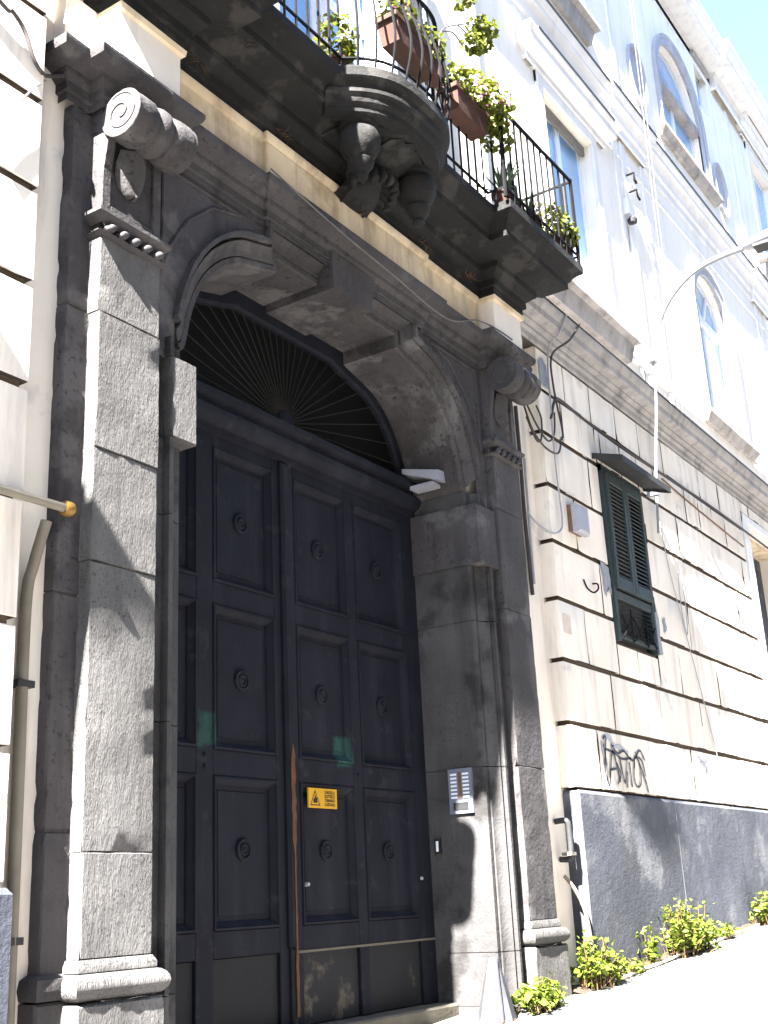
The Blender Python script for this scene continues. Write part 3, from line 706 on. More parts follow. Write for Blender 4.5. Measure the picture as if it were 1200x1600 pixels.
# frieze
FZ = MB().box(4.14, 7.82, .05, .16, 5.76, 6.14).build('frieze', 'frieze', B)
MB().cbox(5.06, 6.94, .018, .06, 5.765, 6.095, .004).build('frieze_panel', 'frieze', FZ)
MB().sweep_xy([(0, 6.095), (.02, 6.105), (.028, 6.13), (.028, 6.15), (0, 6.152)], [(4.16, .05), (5.06, .05), (5.06, .018), (6.94, .018), (6.94, .05), (7.82, .05)]).build('frieze_fillet', 'frieze', FZ)
for (a, b) in ((3.69, 4.15), (7.82, 8.29)):
    MB().cbox(a, b, -.10, .16, 5.77, 6.12, .006, .001).build('pedestal_block', 'plaster', FZ)
    MB().sweep_xy([(0, 6.085), (.02, 6.095), (.025, 6.13), (0, 6.14)], [(a, .15), (a, -.10), (b, -.10), (b, .15)]).build('pedestal_cap', 'frieze', FZ)
MB().box(3.45, 3.69, .06, .16, 5.77, 6.14).build('frieze_return', 'plaster', FZ)
MB().box(8.29, 8.40, .06, .16, 5.77, 6.14).build('frieze_return', 'plaster', FZ)

# ------------------------------------------------------------------ balcony
bpath = [(3.69, .16), (3.69, -.10), (4.15, -.10), (4.15, .05), (7.82, .05), (7.82, -.10), (8.29, -.10), (8.29, .16)]
bprof = [(0, 6.14), (.02, 6.145), (.02, 6.20), (.045, 6.205), (.045, 6.265), (.06, 6.27), (.085, 6.295), (.115, 6.315), (.12, 6.33), (.12, 6.365), (.14, 6.37), (.30, 6.415), (.325, 6.42), (.325, 6.475),
         (.345, 6.49), (.36, 6.52), (.39, 6.55), (.42, 6.565), (.435, 6.58), (.435, 6.645), (.42, 6.66), (-.04, 6.66)]
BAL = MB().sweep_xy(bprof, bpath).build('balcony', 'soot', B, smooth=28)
ZS = 6.66
sl = MB(); 
sl.add([(3.3, .12, ZS - .004), (3.3, -.5, ZS - .004), (4.55, -.5, ZS - .004), (4.55, -.36, ZS - .004), (7.4, -.36, ZS - .004), (7.4, -.5, ZS - .004), (8.68, -.5, ZS - .004), (8.68, .12, ZS - .004)], [tuple(range(8))])
sl.build('balcony_floor', 'soot', BAL)
def bow(t, dep=.27, hw=.60, y0=-.37):   # t in -1..1
    x = AX + hw * t; return (x, y0 - dep * (1 - abs(t) ** 3.2) - (.0))
bp_ = [bow(-1 + 2 * i / 28) for i in range(29)]
bowprof = [(-.16, 6.36), (-.06, 6.365), (-.055, 6.40), (-.03, 6.42), (-.02, 6.46), (.0, 6.475), (.0, 6.50), (-.02, 6.515), (-.01, 6.545), (.02, 6.565), (.03, 6.58), (.03, 6.645), (.015, 6.662), (-.3, 6.664)]
bpth = [(bp_[0][0] - .07, -.30)] + bp_ + [(bp_[-1][0] + .07, -.30)]
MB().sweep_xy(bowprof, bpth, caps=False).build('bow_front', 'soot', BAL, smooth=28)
und = MB(); ring = [(p[0] * .72 + AX * .28, p[1] * .72 - .02) for p in bp_]
und.add([(x, y, 6.362) for x, y in ring] + [(ring[-1][0], 0, 6.362), (ring[0][0], 0, 6.362)], [tuple(range(len(ring) + 2))]); 
und.add([(p[0], p[1], 6.5) for p in bp_] + [(AX + .6, 0, 6.5), (AX - .6, 0, 6.5)], [tuple(range(len(bp_) + 2))])
und.build('bow_underside', 'soot', BAL)
# turned pendants and the carved bracket under the bow
for cx in (5.60, 6.30):
    MB().lathe([(.0, -.42), (.03, -.415), (.045, -.395), (.04, -.37), (.06, -.345), (.085, -.31), (.09, -.285), (.075, -.27), (.08, -.255), (.115, -.22), (.138, -.16), (.142, -.115), (.13, -.075), (.105, -.055), (.105, -.04), (.125, -.03), (.13, .0), (.0, .0)],
               (cx, -.33, 6.37), 'z', 28, False).build('turned_pendant', 'soot', BAL, smooth=40)
br = MB(); rows = []
for i in range(9):
    t = i / 8; z = 6.36 - .29 * t; yb = -.52 + .46 * t ** .75 + .05 * math.sin(t * 6); hw = .20 - .05 * t + .03 * math.sin(t * 9)
    rows.append([(AX + .03 + hw * math.sin(math.radians(a_)) * (1.12 if k % 2 else .94), yb + (1 - math.cos(math.radians(a_))) * .20 + (.025 if k % 2 else 0), z - (.02 if k % 2 else 0)) for k, a_ in enumerate(range(-90, 91, 15))])
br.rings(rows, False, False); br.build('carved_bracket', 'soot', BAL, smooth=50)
for k in range(9):   # acanthus tips curling off the bracket
    a_ = math.radians(-80 + 20 * k); z0 = 6.10 + .05 * math.cos(a_)
    MB().tube([(AX + .03 + .13 * math.sin(a_), -.10 - .12 * math.cos(a_), z0 + .10), (AX + .03 + .19 * math.sin(a_), -.13 - .17 * math.cos(a_), z0 + .06), (AX + .03 + .21 * math.sin(a_), -.12 - .2 * math.cos(a_), z0), (AX + .03 + .18 * math.sin(a_), -.10 - .18 * math.cos(a_), z0 - .02)], [.03, .034, .026, .012], 7, 3).build('acanthus_tip', 'soot', BAL, smooth=60)
MB().lathe([(0, -.05), (.10, -.045), (.12, -.02), (.12, .0), (.16, .02), (.16, .04), (0, .05)], (AX + .03, .0, 6.115), 'z', 20, False).build('bracket_foot', 'soot', BAL, smooth=40)
# dry growth in the joints of the cornice
dg = MB()
for (gx, gy, gz_) in ((4.35, -.02, 6.24), (4.42, -.14, 6.42), (4.55, -.2, 6.42), (7.55, -.05, 6.2), (6.9, -.02, 6.2), (5.2, -.02, 6.2), (7.3, -.2, 6.42)):
    for k in range(26):
        d_ = Vector((random.gauss(0, 1), random.gauss(-.5, .8), random.gauss(-.4, .8))).normalized() * random.uniform(.03, .10)
        p = Vector((gx + random.gauss(0, .05), gy, gz_)); q = p + d_; w = Vector((random.gauss(0, .004), random.gauss(0, .004), .004))
        dg.add([p, q, p + w], [(0, 1, 2)])
tag(dg.build('dry_tufts', 'dryleaf', None, base=(4.35, -.02, 6.2), kind='stuff'), 'dry brown tufts rooted in the joints of the blackened balcony cornice', 'weeds')

# railing
RL = MB()
zt, zb_ = 7.50, 6.745
def bar_path():
    y1, y2 = -.515, -.365
    segs = [[(3.27, .10), (3.27, y1)], [(3.27, y1), (4.57, y1)], [(4.57, y1), (4.57, y2)], [(4.57, y2), (5.33, y2)]]
    return segs
railpts = [(3.27, .10), (3.27, -.515), (4.57, -.515), (4.57, -.365), (5.36, -.365)]
bowr = [bow(-1 + 2 * i / 22, .27, .575, -.36) for i in range(23)]
full = railpts + bowr + [(mx(x) + .06 * 0 + (.075 if x < 4 else 0.02), y) for x, y in reversed(railpts)]
rt = MB().tube([(x, y, zt) for x, y in full], .016, 6).build('balcony_railing', 'iron', B)
MB().tube([(x, y, zb_) for x, y in full], .011, 6).build('bottom_rail', 'iron', rt)
bar = MB().tube([(0, 0, 6.655), (0, 0, zt)], .0095, 6).mesh('iron', name='baluster')
bow_cache = {}
lens = [0]
for p, q in zip(full, full[1:]): lens.append(lens[-1] + math.dist(p, q))
s_ = .03
while s_ < lens[-1]:
    i = max(k for k in range(len(lens)) if lens[k] <= s_); i = min(i, len(full) - 2)
    t = (s_ - lens[i]) / max(1e-6, lens[i + 1] - lens[i]); x = full[i][0] + (full[i + 1][0] - full[i][0]) * t; y = full[i][1] + (full[i + 1][1] - full[i][1]) * t
    if 5 + 1 <= i <= 5 + 20:
        dx, dy = full[i + 1][0] - full[i][0], full[i + 1][1] - full[i][1]; l = math.hypot(dx, dy); nx, ny = dy / l, -dx / l
        MB().tube([(x + nx * o, y + ny * o, z) for o, z in ((0, 6.655), (.05, 6.80), (.075, 6.95), (.055, 7.12), (.015, 7.28), (0, zt))], .0095, 6, 3).build('baluster', 'iron', rt)
    else:
        link('baluster', bar, rt, (x, y, 0))
    s_ += .118
for (x, y) in ((3.27, -.515), (4.57, -.515), (7.35, -.515), (8.70, -.515)):
    MB().tube([(x, y, 6.655), (x, y, zt + .02)], .016, 6).build('railing_post', 'iron', rt)

# neighbouring balcony, left of the portal
bp2 = [(-2.1, .16), (-2.1, .02), (-.04, .02), (-.04, .16)]
NB = MB().sweep_xy([(0, 6.2), (.05, 6.25), (.12, 6.32), (.42, 6.40), (.44, 6.46), (.54, 6.52), (.56, 6.66), (-.1, 6.66)], bp2).build('side_balcony', 'soot', B, smooth=28)
MB().box(-2.5, .6, -.4, .12, 6.6, 6.655).build('balcony_floor', 'soot', NB)
nr = MB().tube([(-2.55, .1, zt), (-2.55, -.08, zt), (.62, -.08, zt), (.62, .1, zt)], .016, 6).build('side_balcony_railing', 'iron', B)
for k in range(28): link('baluster', bar, nr, (-2.5 + k * .115, -.08, 0))

# ------------------------------------------------------------------ the gate
yF = .60
G = MB().box(4.38, 7.52, .665, .70, .82, 4.32).build('gate', 'kickdark', B)
cols = [(4.45, 5.06), (5.20, 5.78), (6.00, 6.59), (6.69, 7.32)]
rows_ = [(1.385, 2.225), (2.37, 3.225), (3.36, 4.225)]
stx = [(4.38, 4.45), (5.06, 5.20), (5.78, 5.878), (5.892, 6.00), (6.59, 6.69), (7.32, 7.52)]
for (a, b) in stx: MB().cbox(a, b, yF, .67, .83, 4.31, .004).build('stile', 'paint', G)
rails = [(1.245, 1.385), (2.225, 2.37), (3.225, 3.36), (4.225, 4.31)]
for (c, d) in rails:
    for (a, b) in cols: MB().cbox(a + .001, b - .001, yF + .0015, .67, c, d, .003).build('rail', 'paint', G)
for (a, b) in cols:
    MB().cbox(a + .001, b - .001, yF + .022, .67, .83, 1.243, .004).build('kick_panel', 'kick' if a > 5.9 else 'kickdark', G)
def ringquad(x0, x1, z0, z1, y): return [(x0, y, z0), (x1, y, z0), (x1, y, z1), (x0, y, z1)]
for (a, b) in cols:
    for (c, d) in rows_:
        m = MB()
        steps = [(0.0, .004), (.004, -.008), (.014, -.010), (.022, .004), (.045, .028), (.05, .040), (.075, .040), (.08, .034)]
        m.rings([ringquad(a + s1 + .001, b - s1 - .001, c + s1 + .001, d - s1 - .001, yF + dy) for s1, dy in steps], False, True)
        m.f.append(tuple(range(len(m.v) - 4, len(m.v))))
        m.build('door_panel', 'paint', G)
ros = MB().lathe([(.064, .030), (.064, .016), (.058, .010), (.048, .010), (.045, .020), (.038, .020), (.035, .012), (.028, .008), (.020, .012), (.017, .018), (.011, .012), (.0, .010)], (0, 0, 0), 'y', 24, False).mesh('paint', smooth=40, name='rosette')
for x in (4.755, 5.49, 6.295, 7.005):
    for z in (1.82, 2.80, 3.79): link('rosette', ros, G, (x, yF + .004, z))
MB().cbox(5.845, 5.925, yF - .035, .66, 1.27, 4.30, .018).build('astragal', 'paint', G)
MB().cbox(5.86, 5.91, yF - .028, .66, .84, 1.266, .012).build('astragal', 'kickdark', G)
# splintered bare wood along the meeting edge
sp = MB(); prev = None; zz = 2.42; L1 = []
while zz > .86:
    wd = .028 if zz > 1.85 else (.012 if zz > 1.25 else .016)
    L1.append((5.893 - wd * random.uniform(.5, 1), 5.893 + wd * random.uniform(.45, 1), zz)); zz -= .045
L1[0] = (5.892, 5.894, 2.45)
for p in L1: sp.v += [(p[0], yF - .0385, p[2]), (p[1], yF - .0385, p[2])]
for i in range(len(L1) - 1): sp.f.append((2 * i, 2 * i + 1, 2 * i + 3, 2 * i + 2))
sp.build('splintered_edge', 'rawwood', G)
# wicket edges, keyhole, bolts
for (x, z) in ((6.055, 1.62), (7.36, 1.64)):
    MB().lathe([(0, -.012), (.010, -.012), (.013, 0), (.013, .02)], (x, yF, z), 'y', 10, False).build('lock_button', 'whitemetal', G)
for (x, z) in ((5.13, 2.33), (6.64, 2.30), (5.13, 2.27)):
    MB().lathe([(0, -.014), (.012, -.012), (.018, 0), (.018, .01)], (x, yF, z), 'y', 10, False).build('bolt_head', 'paint', G)
MB().box(5.93, 7.50, yF - .004, yF + .01, 1.232, 1.246).build('scraped_ridge', 'threshold', G)
MB().cbox(4.40, 7.50, .44, .72, gz(6) - .1, .825, .012, .003).build('threshold', 'threshold', B)
# transom beam and fanlight
tb = [(0, 4.30), (.03, 4.305), (.03, 4.345), (.06, 4.36), (.085, 4.385), (.095, 4.41), (.095, 4.435), (.075, 4.455), (.055, 4.465), (.055, 4.49), (.11, 4.51), (.11, 4.545), (-.06, 4.57)]
TB = MB().sweep_xy(tb, [(4.39, yF), (7.51, yF)]).build('transom_beam', 'paint', B, smooth=28)
# fanlight frame, glass and rays
fz = 4.57; fpath = [(XL + .045, fz)] + [(x + .04, z - .02) for x, z in arcL[3:]] + [(5.40, 5.30)]
fpath = fpath + [(mx(x), z) for x, z in reversed(fpath)]
FL = MB().sweep_xz([(.12, yF + .04), (-.04, yF + .04), (-.04, yF), (-.02, yF - .02), (.12, yF - .02)], fpath, caps=False).build('fanlight', 'paint', B, smooth=30)
gl = MB(); gl.add([(x, yF + .03, z) for x, z in fpath], [tuple(range(len(fpath)))]); gl.build('pane', 'dimglass', FL)
MB().lathe([(0, -.02), (.06, -.02), (.085, -.005), (.085, .03)], (5.93, yF - .012, 4.60), 'y', 24, False).build('hub', 'paint', FL)
def hit(ang):
    u = (math.cos(ang), math.sin(ang)); best = 0
    for p, q in zip(fpath, fpath[1:]):
        dx, dz = q[0] - p[0], q[1] - p[1]; den = u[0] * dz - u[1] * dx
        if abs(den) < 1e-9: continue
        ax, az = p[0] - 5.93, p[1] - 4.6; t = (ax * dz - az * dx) / den; s2 = (ax * u[1] - az * u[0]) / den
        if t > 0 and -.01 <= s2 <= 1.01: best = max(best, t)
    return best
for k in range(27):
    ang = math.radians(4 + k * 172 / 26); t = hit(ang)
    if t > .2:
        u = Vector((math.cos(ang), 0, math.sin(ang))); p = Vector((5.93, yF + .0, 4.6))
        MB().tube([p + u * .07, p + u * t], .0045, 5).build('ray_bar', 'rayiron', FL)

# ------------------------------------------------------------------ the other side of the street, behind the camera
OB = thing('opposite_building', 'plain ochre house row across the street facing the palace', 'building', (5, -9.5, gz(5)))
oh = [(x, x + 1.3, z, z + 2.2) for x in [-28 + 4.3 * k for k in range(18)] for z in (2.2, 6.8, 10.8)]
ow = holes_wall(-32, 48, -1.5, 15.5, oh, 0, .25); ow.v = [(p[0], -9.5 - p[1], p[2]) for p in ow.v]
ow.build('front_wall', 'opp', OB)
MB().box(-32, 48, -18, -9.76, -1.5, 15.4).build('house_body', 'opp', OB)
MB().box(-32.2, 48.2, -9.75, -9.1, 15.4, 15.8).build('eaves', 'cornice', OB)
for k, h in enumerate(oh):
    MB().box(h[0], h[1], -9.74, -9.70, h[2], h[3]).build('shutter', 'green', OB)

# ------------------------------------------------------------------ fixtures
# lamp over the gate
T = thing('wall_light', 'white angular lamp fixed to the right jamb above the grey gate', 'lamp', (7.48, .42, 4.5))
m = MB(); sec = [(7.47, .0, 4.46), (7.47, .0, 4.56)]
m.add([(7.50, .26, 4.50), (7.50, .58, 4.60), (7.50, .58, 4.66), (7.50, .26, 4.60), (7.30, .22, 4.48), (7.30, .54, 4.60), (7.30, .54, 4.64), (7.30, .22, 4.56)],
      [(0, 3, 2, 1), (4, 5, 6, 7), (0, 4, 7, 3), (1, 2, 6, 5), (3, 7, 6, 2), (0, 1, 5, 4)])
m.build('housing', 'whitemetal', T)
MB().box(7.34, 7.49, .30, .5, 4.47, 4.50).build('diffuser', 'grey_pl', T)
# intercom
T = thing('intercom_panel', 'aluminium door intercom with two columns of name strips on the right jamb', 'intercom', (7.50, .31, 2.06))
# plate faces -x on the reveal
MB().box(7.478, 7.50, .215, .405, 2.06, 2.37).build('face_plate', 'alu', T)
MB().box(7.474, 7.479, .298, .322, 2.16, 2.345).build('button_strip', 'rust', T)
strip = MB().box(7.473, 7.478, 0, .048, 0, .013).mesh('labelwhite', name='name_strip')
for k in range(7):
    for y in (.238, .336): link('name_strip', strip, T, (0, y, 2.165 + k * .0265))
MB().box(7.473, 7.479, .25, .37, 2.085, 2.135).build('speaker_grille', 'black', T)
T = thing('door_chime_plate', 'small dark plate with a white strip at the gate edge below the intercom', 'doorbell', (7.49, .5, 1.78))
MB().box(7.47, 7.499, .50, .545, 1.80, 1.90).build('plate', 'black', T)
MB().box(7.466, 7.471, .512, .53, 1.815, 1.885).build('strip', 'labelwhite', T)
# warning sign
sx, sz = 6.075, 2.075; sw, sh = .30, .122; sy = yF - .012
T = thing('warning_sign', 'yellow rectangular electric gate warning sign on the dark gate', 'sign', (sx, sy, sz))
MB().cbox(sx, sx + sw, sy, sy + .012, sz, sz + sh, .002).build('board', 'yellow', T)
tri = MB(); A_, B_, C_ = Vector((sx + .012, sy - .0012, sz + .014)), Vector((sx + .118, sy - .0012, sz + .014)), Vector((sx + .065, sy - .0012, sz + .11))
cen = (A_ + B_ + C_) / 3; inn = [cen + (p - cen) * .80 for p in (A_, B_, C_)]
tri.add([A_, B_, C_] + inn, [(0, 1, 4, 3), (1, 2, 5, 4), (2, 0, 3, 5)]); tri.build('triangle', 'black', T)
hd = MB(); x0, z0 = sx + .045, sz + .03
hd.add([(x0, sy - .001, z0), (x0 + .042, sy - .001, z0), (x0 + .042, sy - .001, z0 + .03), (x0 + .03, sy - .001, z0 + .034), (x0 + .022, sy - .001, z0 + .052), (x0 + .014, sy - .001, z0 + .03), (x0, sy - .001, z0 + .022)], [tuple(range(7))])
hd.build('hand_symbol', 'black', T)
def text(body, x, y, z, size, mat, parent, width=None):
    cu = bpy.data.curves.new('lettering', 'FONT'); cu.body = body; cu.size = size; cu.resolution_u = 2; cu.offset = size * .035
    t = bpy.data.objects.new('lettering', cu); col.objects.link(t)
    me = bpy.data.meshes.new_from_object(t.evaluated_get(bpy.context.evaluated_depsgraph_get()))
    bpy.data.objects.remove(t); me.materials.clear(); me.materials.append(M[mat])
    xs = [v.co.x for v in me.vertices]; k = (width / (max(xs) - min(xs))) if width else 1
    o0 = org(parent)
    for v in me.vertices: v.co = Vector((v.co.x * k, 0, v.co.y))
    return link('lettering', me, parent, (x, y, z))
for k, wd in enumerate(('CANCELLO', 'ELETTRICO', 'COMANDATO', 'A DISTANZA')):
    text(wd, sx + .165, sy - .0012, sz + .089 - .025 * k, .027, 'black', T, .112)
# junction box
T = thing('meter_box', 'grey plastic utility box with open rusty side on the rusticated wall', 'utility box', (9.27, .02, 4.42))
MB().cbox(9.13, 9.36, -.085, -.02, 4.44, 4.70, .02).build('cover', 'grey_pl', T)
MB().box(9.125, 9.35, -.02, .022, 4.45, 4.69).build('back_box', 'rust', T)
# notice on the wall
tag(MB().box(8.84, 8.97, .012, .018, 3.52, 3.68).build('paper_notice', 'paper', base=(8.9, .015, 3.52)), 'small faded paper notice on the second rusticated course beside the pilaster', 'notice')
def patch_poly(pts, y, mat, name):
    m_ = MB(); q = []
    for a_, b_ in zip(pts, pts[1:] + pts[:1]):
        for k in range(5):
            t = k / 5; p = Vector(a_).lerp(Vector(b_), t); q.append((p.x + random.uniform(-.018, .018), y, p.y + random.uniform(-.018, .018)))
    m_.add(q + [(x_, y + .008, z_) for x_, _, z_ in q], [tuple(range(len(q)))]); return m_.build(name, mat, lw)
patch_poly([(9.74, 4.30), (9.93, 4.30), (9.93, 4.02), (9.86, 4.08), (9.80, 4.0), (9.76, 4.12)], .0135, 'barepatch', 'bare_patch')
patch_poly([(10.935, 4.24), (11.0, 4.16), (11.06, 3.95), (11.05, 3.66), (10.935, 3.62)], .0135, 'barepatch', 'bare_patch')
patch_poly([(11.16, 4.02), (11.24, 4.04), (11.25, 3.92), (11.18, 3.86)], .0135, 'barepatch', 'bare_patch')
patch_poly([(8.84, 5.74), (8.98, 5.72), (9.0, 5.95), (8.9, 6.02), (8.83, 5.98)], .0135, 'barepatch', 'bare_patch')
pipe_hook = tag(MB().tube([(9.52, .02, 4.06), (9.52, -.03, 4.05), (9.50, -.04, 4.0), (9.44, -.02, 3.96), (9.36, -.0, 3.99), (9.32, .01, 4.06)], .008, 5, 4).build('iron_hook', 'iron', None, base=(9.52, .02, 4.06)), 'small bent iron hook on the wall below the meter box', 'hook')
# iron guard cone at the jamb foot
T = thing('guard_cone', 'scuffed conical metal wheel guard at the foot of the right jamb', 'wheel guard', (7.22, -.0, gz(7.22)))
g0 = gz(7.22)
m = MB(); N = 7
rr = [[(7.22 + r * math.cos(2 * math.pi * i / N) * (1.0), .0 + r * math.sin(2 * math.pi * i / N), g0 - .02 + h) for i in range(N)] for r, h in ((.135, 0), (.13, .03), (.065, .28), (.036, .39), (.025, .40))]
m.rings(rr, True, True); m.build('shell', 'galv', T)
MB().tube([(7.13, -.09, g0 + .0), (7.19, -.035, g0 + .37)], .012, 6).build('seam', 'galv', T)
MB().lathe([(.125, -.01), (.12, .012), (.10, .02)], (7.22, 0, g0), 'z', 16, False).build('base_ring', 'rust', T)

# pipes and cables, each a thing of its own
def pipe(name, pts, r, mat, label, cat, seg=6, smooth=5, extra=None, group=None):
    o = MB().tube(pts, r, seg, smooth).build(name, mat, None, smooth=60, base=pts[0]); tag(o, label, cat, group); return o
T = thing('gas_pipe', 'ochre gas pipe running across the left wall and down beside the back pilaster', 'pipe', (3.42, .02, .8))
MB().tube([(2.2, -.035, 3.235), (3.0, -.035, 3.245), (3.50, -.035, 3.25)], .022, 8).build('cross_run', 'pipe', T, smooth=60)
MB().tube([(3.46, .05, 3.20), (3.44, .10, 3.0), (3.42, .115, 2.8), (3.425, .115, 2.0), (3.43, .115, 1.0)], .026, 8, 5).build('down_run', 'pipe', T, smooth=60)
MB().lathe([(.0, -.05), (.03, -.05), (.036, -.04), (.036, -.01), (.03, 0), (.0, 0)], (3.53, -.035, 3.25), 'x', 10, False).build('end_cap', 'brass', T, smooth=40)
for z in (1.4, 2.45): MB().box(3.38, 3.47, .09, .152, z, z + .03).build('clamp', 'zinc', T)
pipe('power_cable', [(2.6, -.02, 5.9), (3.0, -.01, 5.70), (3.06, -.01, 5.70), (3.14, -.01, 5.64), (3.20, -.01, 5.52), (3.26, .0, 5.48), (3.36, .06, 5.54), (3.47, .07, 5.62)], .011, 'cable', 'dark cable drooping in a curve to the cornice of the left pilaster', 'cable')
pipe('thin_wire', [(3.0, -.005, 4.95), (3.06, -.005, 5.08), (3.22, 0, 5.35), (3.34, .06, 5.50)], .006, 'greycable', 'thin grey wire slanting over the left rusticated blocks', 'cable')
pipe('festoon_cable', [(4.95, -.10, 5.785), (5.3, -.115, 5.72), (5.8, -.115, 5.665), (6.3, -.115, 5.63), (6.8, -.10, 5.60), (7.15, -.085, 5.64), (7.5, -.10, 5.78), (7.75, -.13, 5.80), (8.0, -.15, 5.79)], .006, 'festoon', 'grey cable sagging along the top of the portal cornice', 'cable')
zc = 5.60
pipe('facade_cable', [(8.9, -.02, 5.42), (8.98, -.03, 5.60), (9.1, -.03, 5.66), (9.6, -.025, 5.64), (10.5, -.025, 5.62), (11.6, -.025, 5.64), (12.6, -.025, 5.66), (14.0, -.025, 5.66), (16.5, -.025, 5.62)], .014, 'cable', 'thick dark cable bundle running along the course above the shutter canopy', 'cable')
pipe('facade_cable', [(11.55, -.025, 5.58), (12.2, -.025, 5.53), (13.2, -.025, 5.47), (14.2, -.025, 5.42)], .011, 'rust', 'short rust coloured cable just below the dark cable bundle', 'cable')
pipe('drop_cable', [(9.08, -.19, 6.44), (9.02, -.12, 6.25), (8.98, -.02, 6.10), (8.92, -.02, 5.60), (8.90, -.02, 5.0), (8.93, -.02, 4.55), (8.88, -.02, 4.40), (8.72, .0, 4.34), (8.58, .05, 4.40), (8.50, .1, 4.50)], .009, 'greycable', 'grey cable dropping from the string course and looping left of the meter box', 'cable')
pipe('drop_cable', [(9.35, -.19, 6.45), (9.20, -.14, 6.25), (9.05, -.02, 6.08), (9.02, -.02, 5.75), (9.12, -.02, 5.35), (9.02, -.02, 5.25)], .010, 'cable', 'dark cable falling from the string course to the coil by the volute', 'cable')
for k, (p, lab) in enumerate((([(8.42, .0, 5.40), (8.50, -.02, 5.20), (8.72, -.02, 5.10), (8.98, -.02, 5.12), (9.08, -.02, 5.30)], 'lowest loop of black cable hanging beside the right volute'),
             ([(8.42, .0, 5.48), (8.60, -.02, 5.26), (8.80, -.02, 5.18), (8.94, -.02, 5.30), (8.98, -.02, 5.50)], 'middle loop of black cable hanging beside the right volute'),
             ([(8.45, .0, 5.30), (8.56, -.02, 5.12), (8.66, -.02, 5.16), (8.70, -.02, 5.35), (8.62, -.02, 5.45)], 'small tight coil of black cable right of the volute'))):
    pipe('cable_loop', p, .009, 'cable', lab, 'cable', group='loops of cable beside the volute')
pipe('wall_conduit', [(8.52, .125, 5.45), (8.52, .125, 4.9), (8.51, .125, 4.5), (8.52, .125, 4.1), (8.53, .125, 3.80)], .018, 'cable', 'dark vertical conduit between the right pilaster and the rusticated blocks', 'conduit')
pipe('wall_conduit', [(8.60, .125, 5.0), (8.58, .125, 4.3), (8.58, .125, 3.9)], .012, 'greycable', 'thin grey conduit just right of the dark conduit by the pilaster', 'conduit')
T = thing('stub_pipe', 'short stubby pipe with two elbows low beside the plinth corner', 'pipe', (8.62, .05, 1.75))
MB().tube([(8.60, .14, 2.02), (8.62, .05, 2.02), (8.63, .04, 1.95), (8.63, .04, 1.78), (8.64, .06, 1.74), (8.64, .14, 1.74)], .022, 8, 3).build('elbow_pipe', 'zinc', T, smooth=60)
MB().box(8.59, 8.68, .02, .1, 1.765, 1.79).build('clamp', 'pipe', T)
pipe('ground_conduit', [(8.60, .10, 1.62), (8.66, .04, 1.5), (8.70, .0, 1.35), (8.74, -.02, 1.05), (8.78, -.06, .84)], .016, 'pipe', 'bent ochre conduit running down the plinth corner to the weeds', 'conduit')
pipe('fallen_cable', [(8.75, -.1, .865), (9.05, -.13, .875), (9.35, -.12, .90), (9.75, -.13, .925), (10.4, -.12, .97), (11.6, -.10, 1.04), (12.6, -.08, 1.10)], .012, 'palepipe', 'pale cable lying on the street along the foot of the plinth', 'cable')
for k, (x, lab) in enumerate(((12.12, 'thin vertical cable on the upper wall, left one of the pair'), (12.24, 'thin vertical cable on the upper wall, right one of the pair'))):
    pipe('riser_cable', [(x + .24, -.14, 13.8), (x + .1, -.14, 10.8), (x - .02, -.14, 8.0), (x - .06, -.14, 6.5)], .006, 'festoon', lab, 'cable', group='vertical cables on the upper wall')
T = thing('cable_bracket', 'small insulator bracket on the upper wall between window and vertical cables', 'bracket', (11.98, .10, 9.3))
MB().tube([(11.93, .1, 9.52), (11.93, -.02, 9.52), (11.93, -.02, 9.42), (11.98, -.02, 9.40)], .014, 6).build('arm', 'iron', T)
MB().tube([(11.95, .1, 9.30), (11.95, -.02, 9.30), (11.97, -.02, 9.22), (12.03, -.02, 9.20)], .014, 6).build('arm', 'iron', T)
MB().box(11.9, 12.12, -.0, .03, 9.35, 9.37).build('crosspiece', 'palepipe', T)
T = thing('wall_sconce', 'small dark and white light fitting lower on the upper wall strip', 'lamp', (11.80, .10, 8.72))
MB().box(11.75, 11.81, .03, .1, 8.92, 9.12).build('back_plate', 'frame', T)
MB().lathe([(0, 0), (.05, .01), (.06, .05), (.03, .09), (0, .1)], (11.82, .03, 8.80), 'z', 12, False).build('shade', 'zinc', T, smooth=40)
pipe('sconce_wire', [(11.81, .09, 8.78), (11.80, .09, 8.5), (11.78, .09, 7.6), (11.76, .09, 6.6)], .006, 'greycable', 'thin wire running down from the small light fitting on the upper wall', 'cable')

pipe('hanging_wire', [(11.35, .0, 5.25), (11.5, .0, 4.6), (11.7, .0, 4.1), (12.0, .0, 3.4), (12.25, .0, 2.75), (12.4, .0, 2.35)], .005, 'greycable', 'thin loose wire straggling down the rusticated wall right of the shutters', 'cable')
pipe('hanging_wire', [(11.75, .0, 4.6), (11.72, .0, 4.2), (11.80, .0, 3.95), (11.86, .0, 4.25), (11.84, .0, 4.7)], .005, 'greycable', 'thin looped wire hanging right of the shutters below the cable bundle', 'cable')
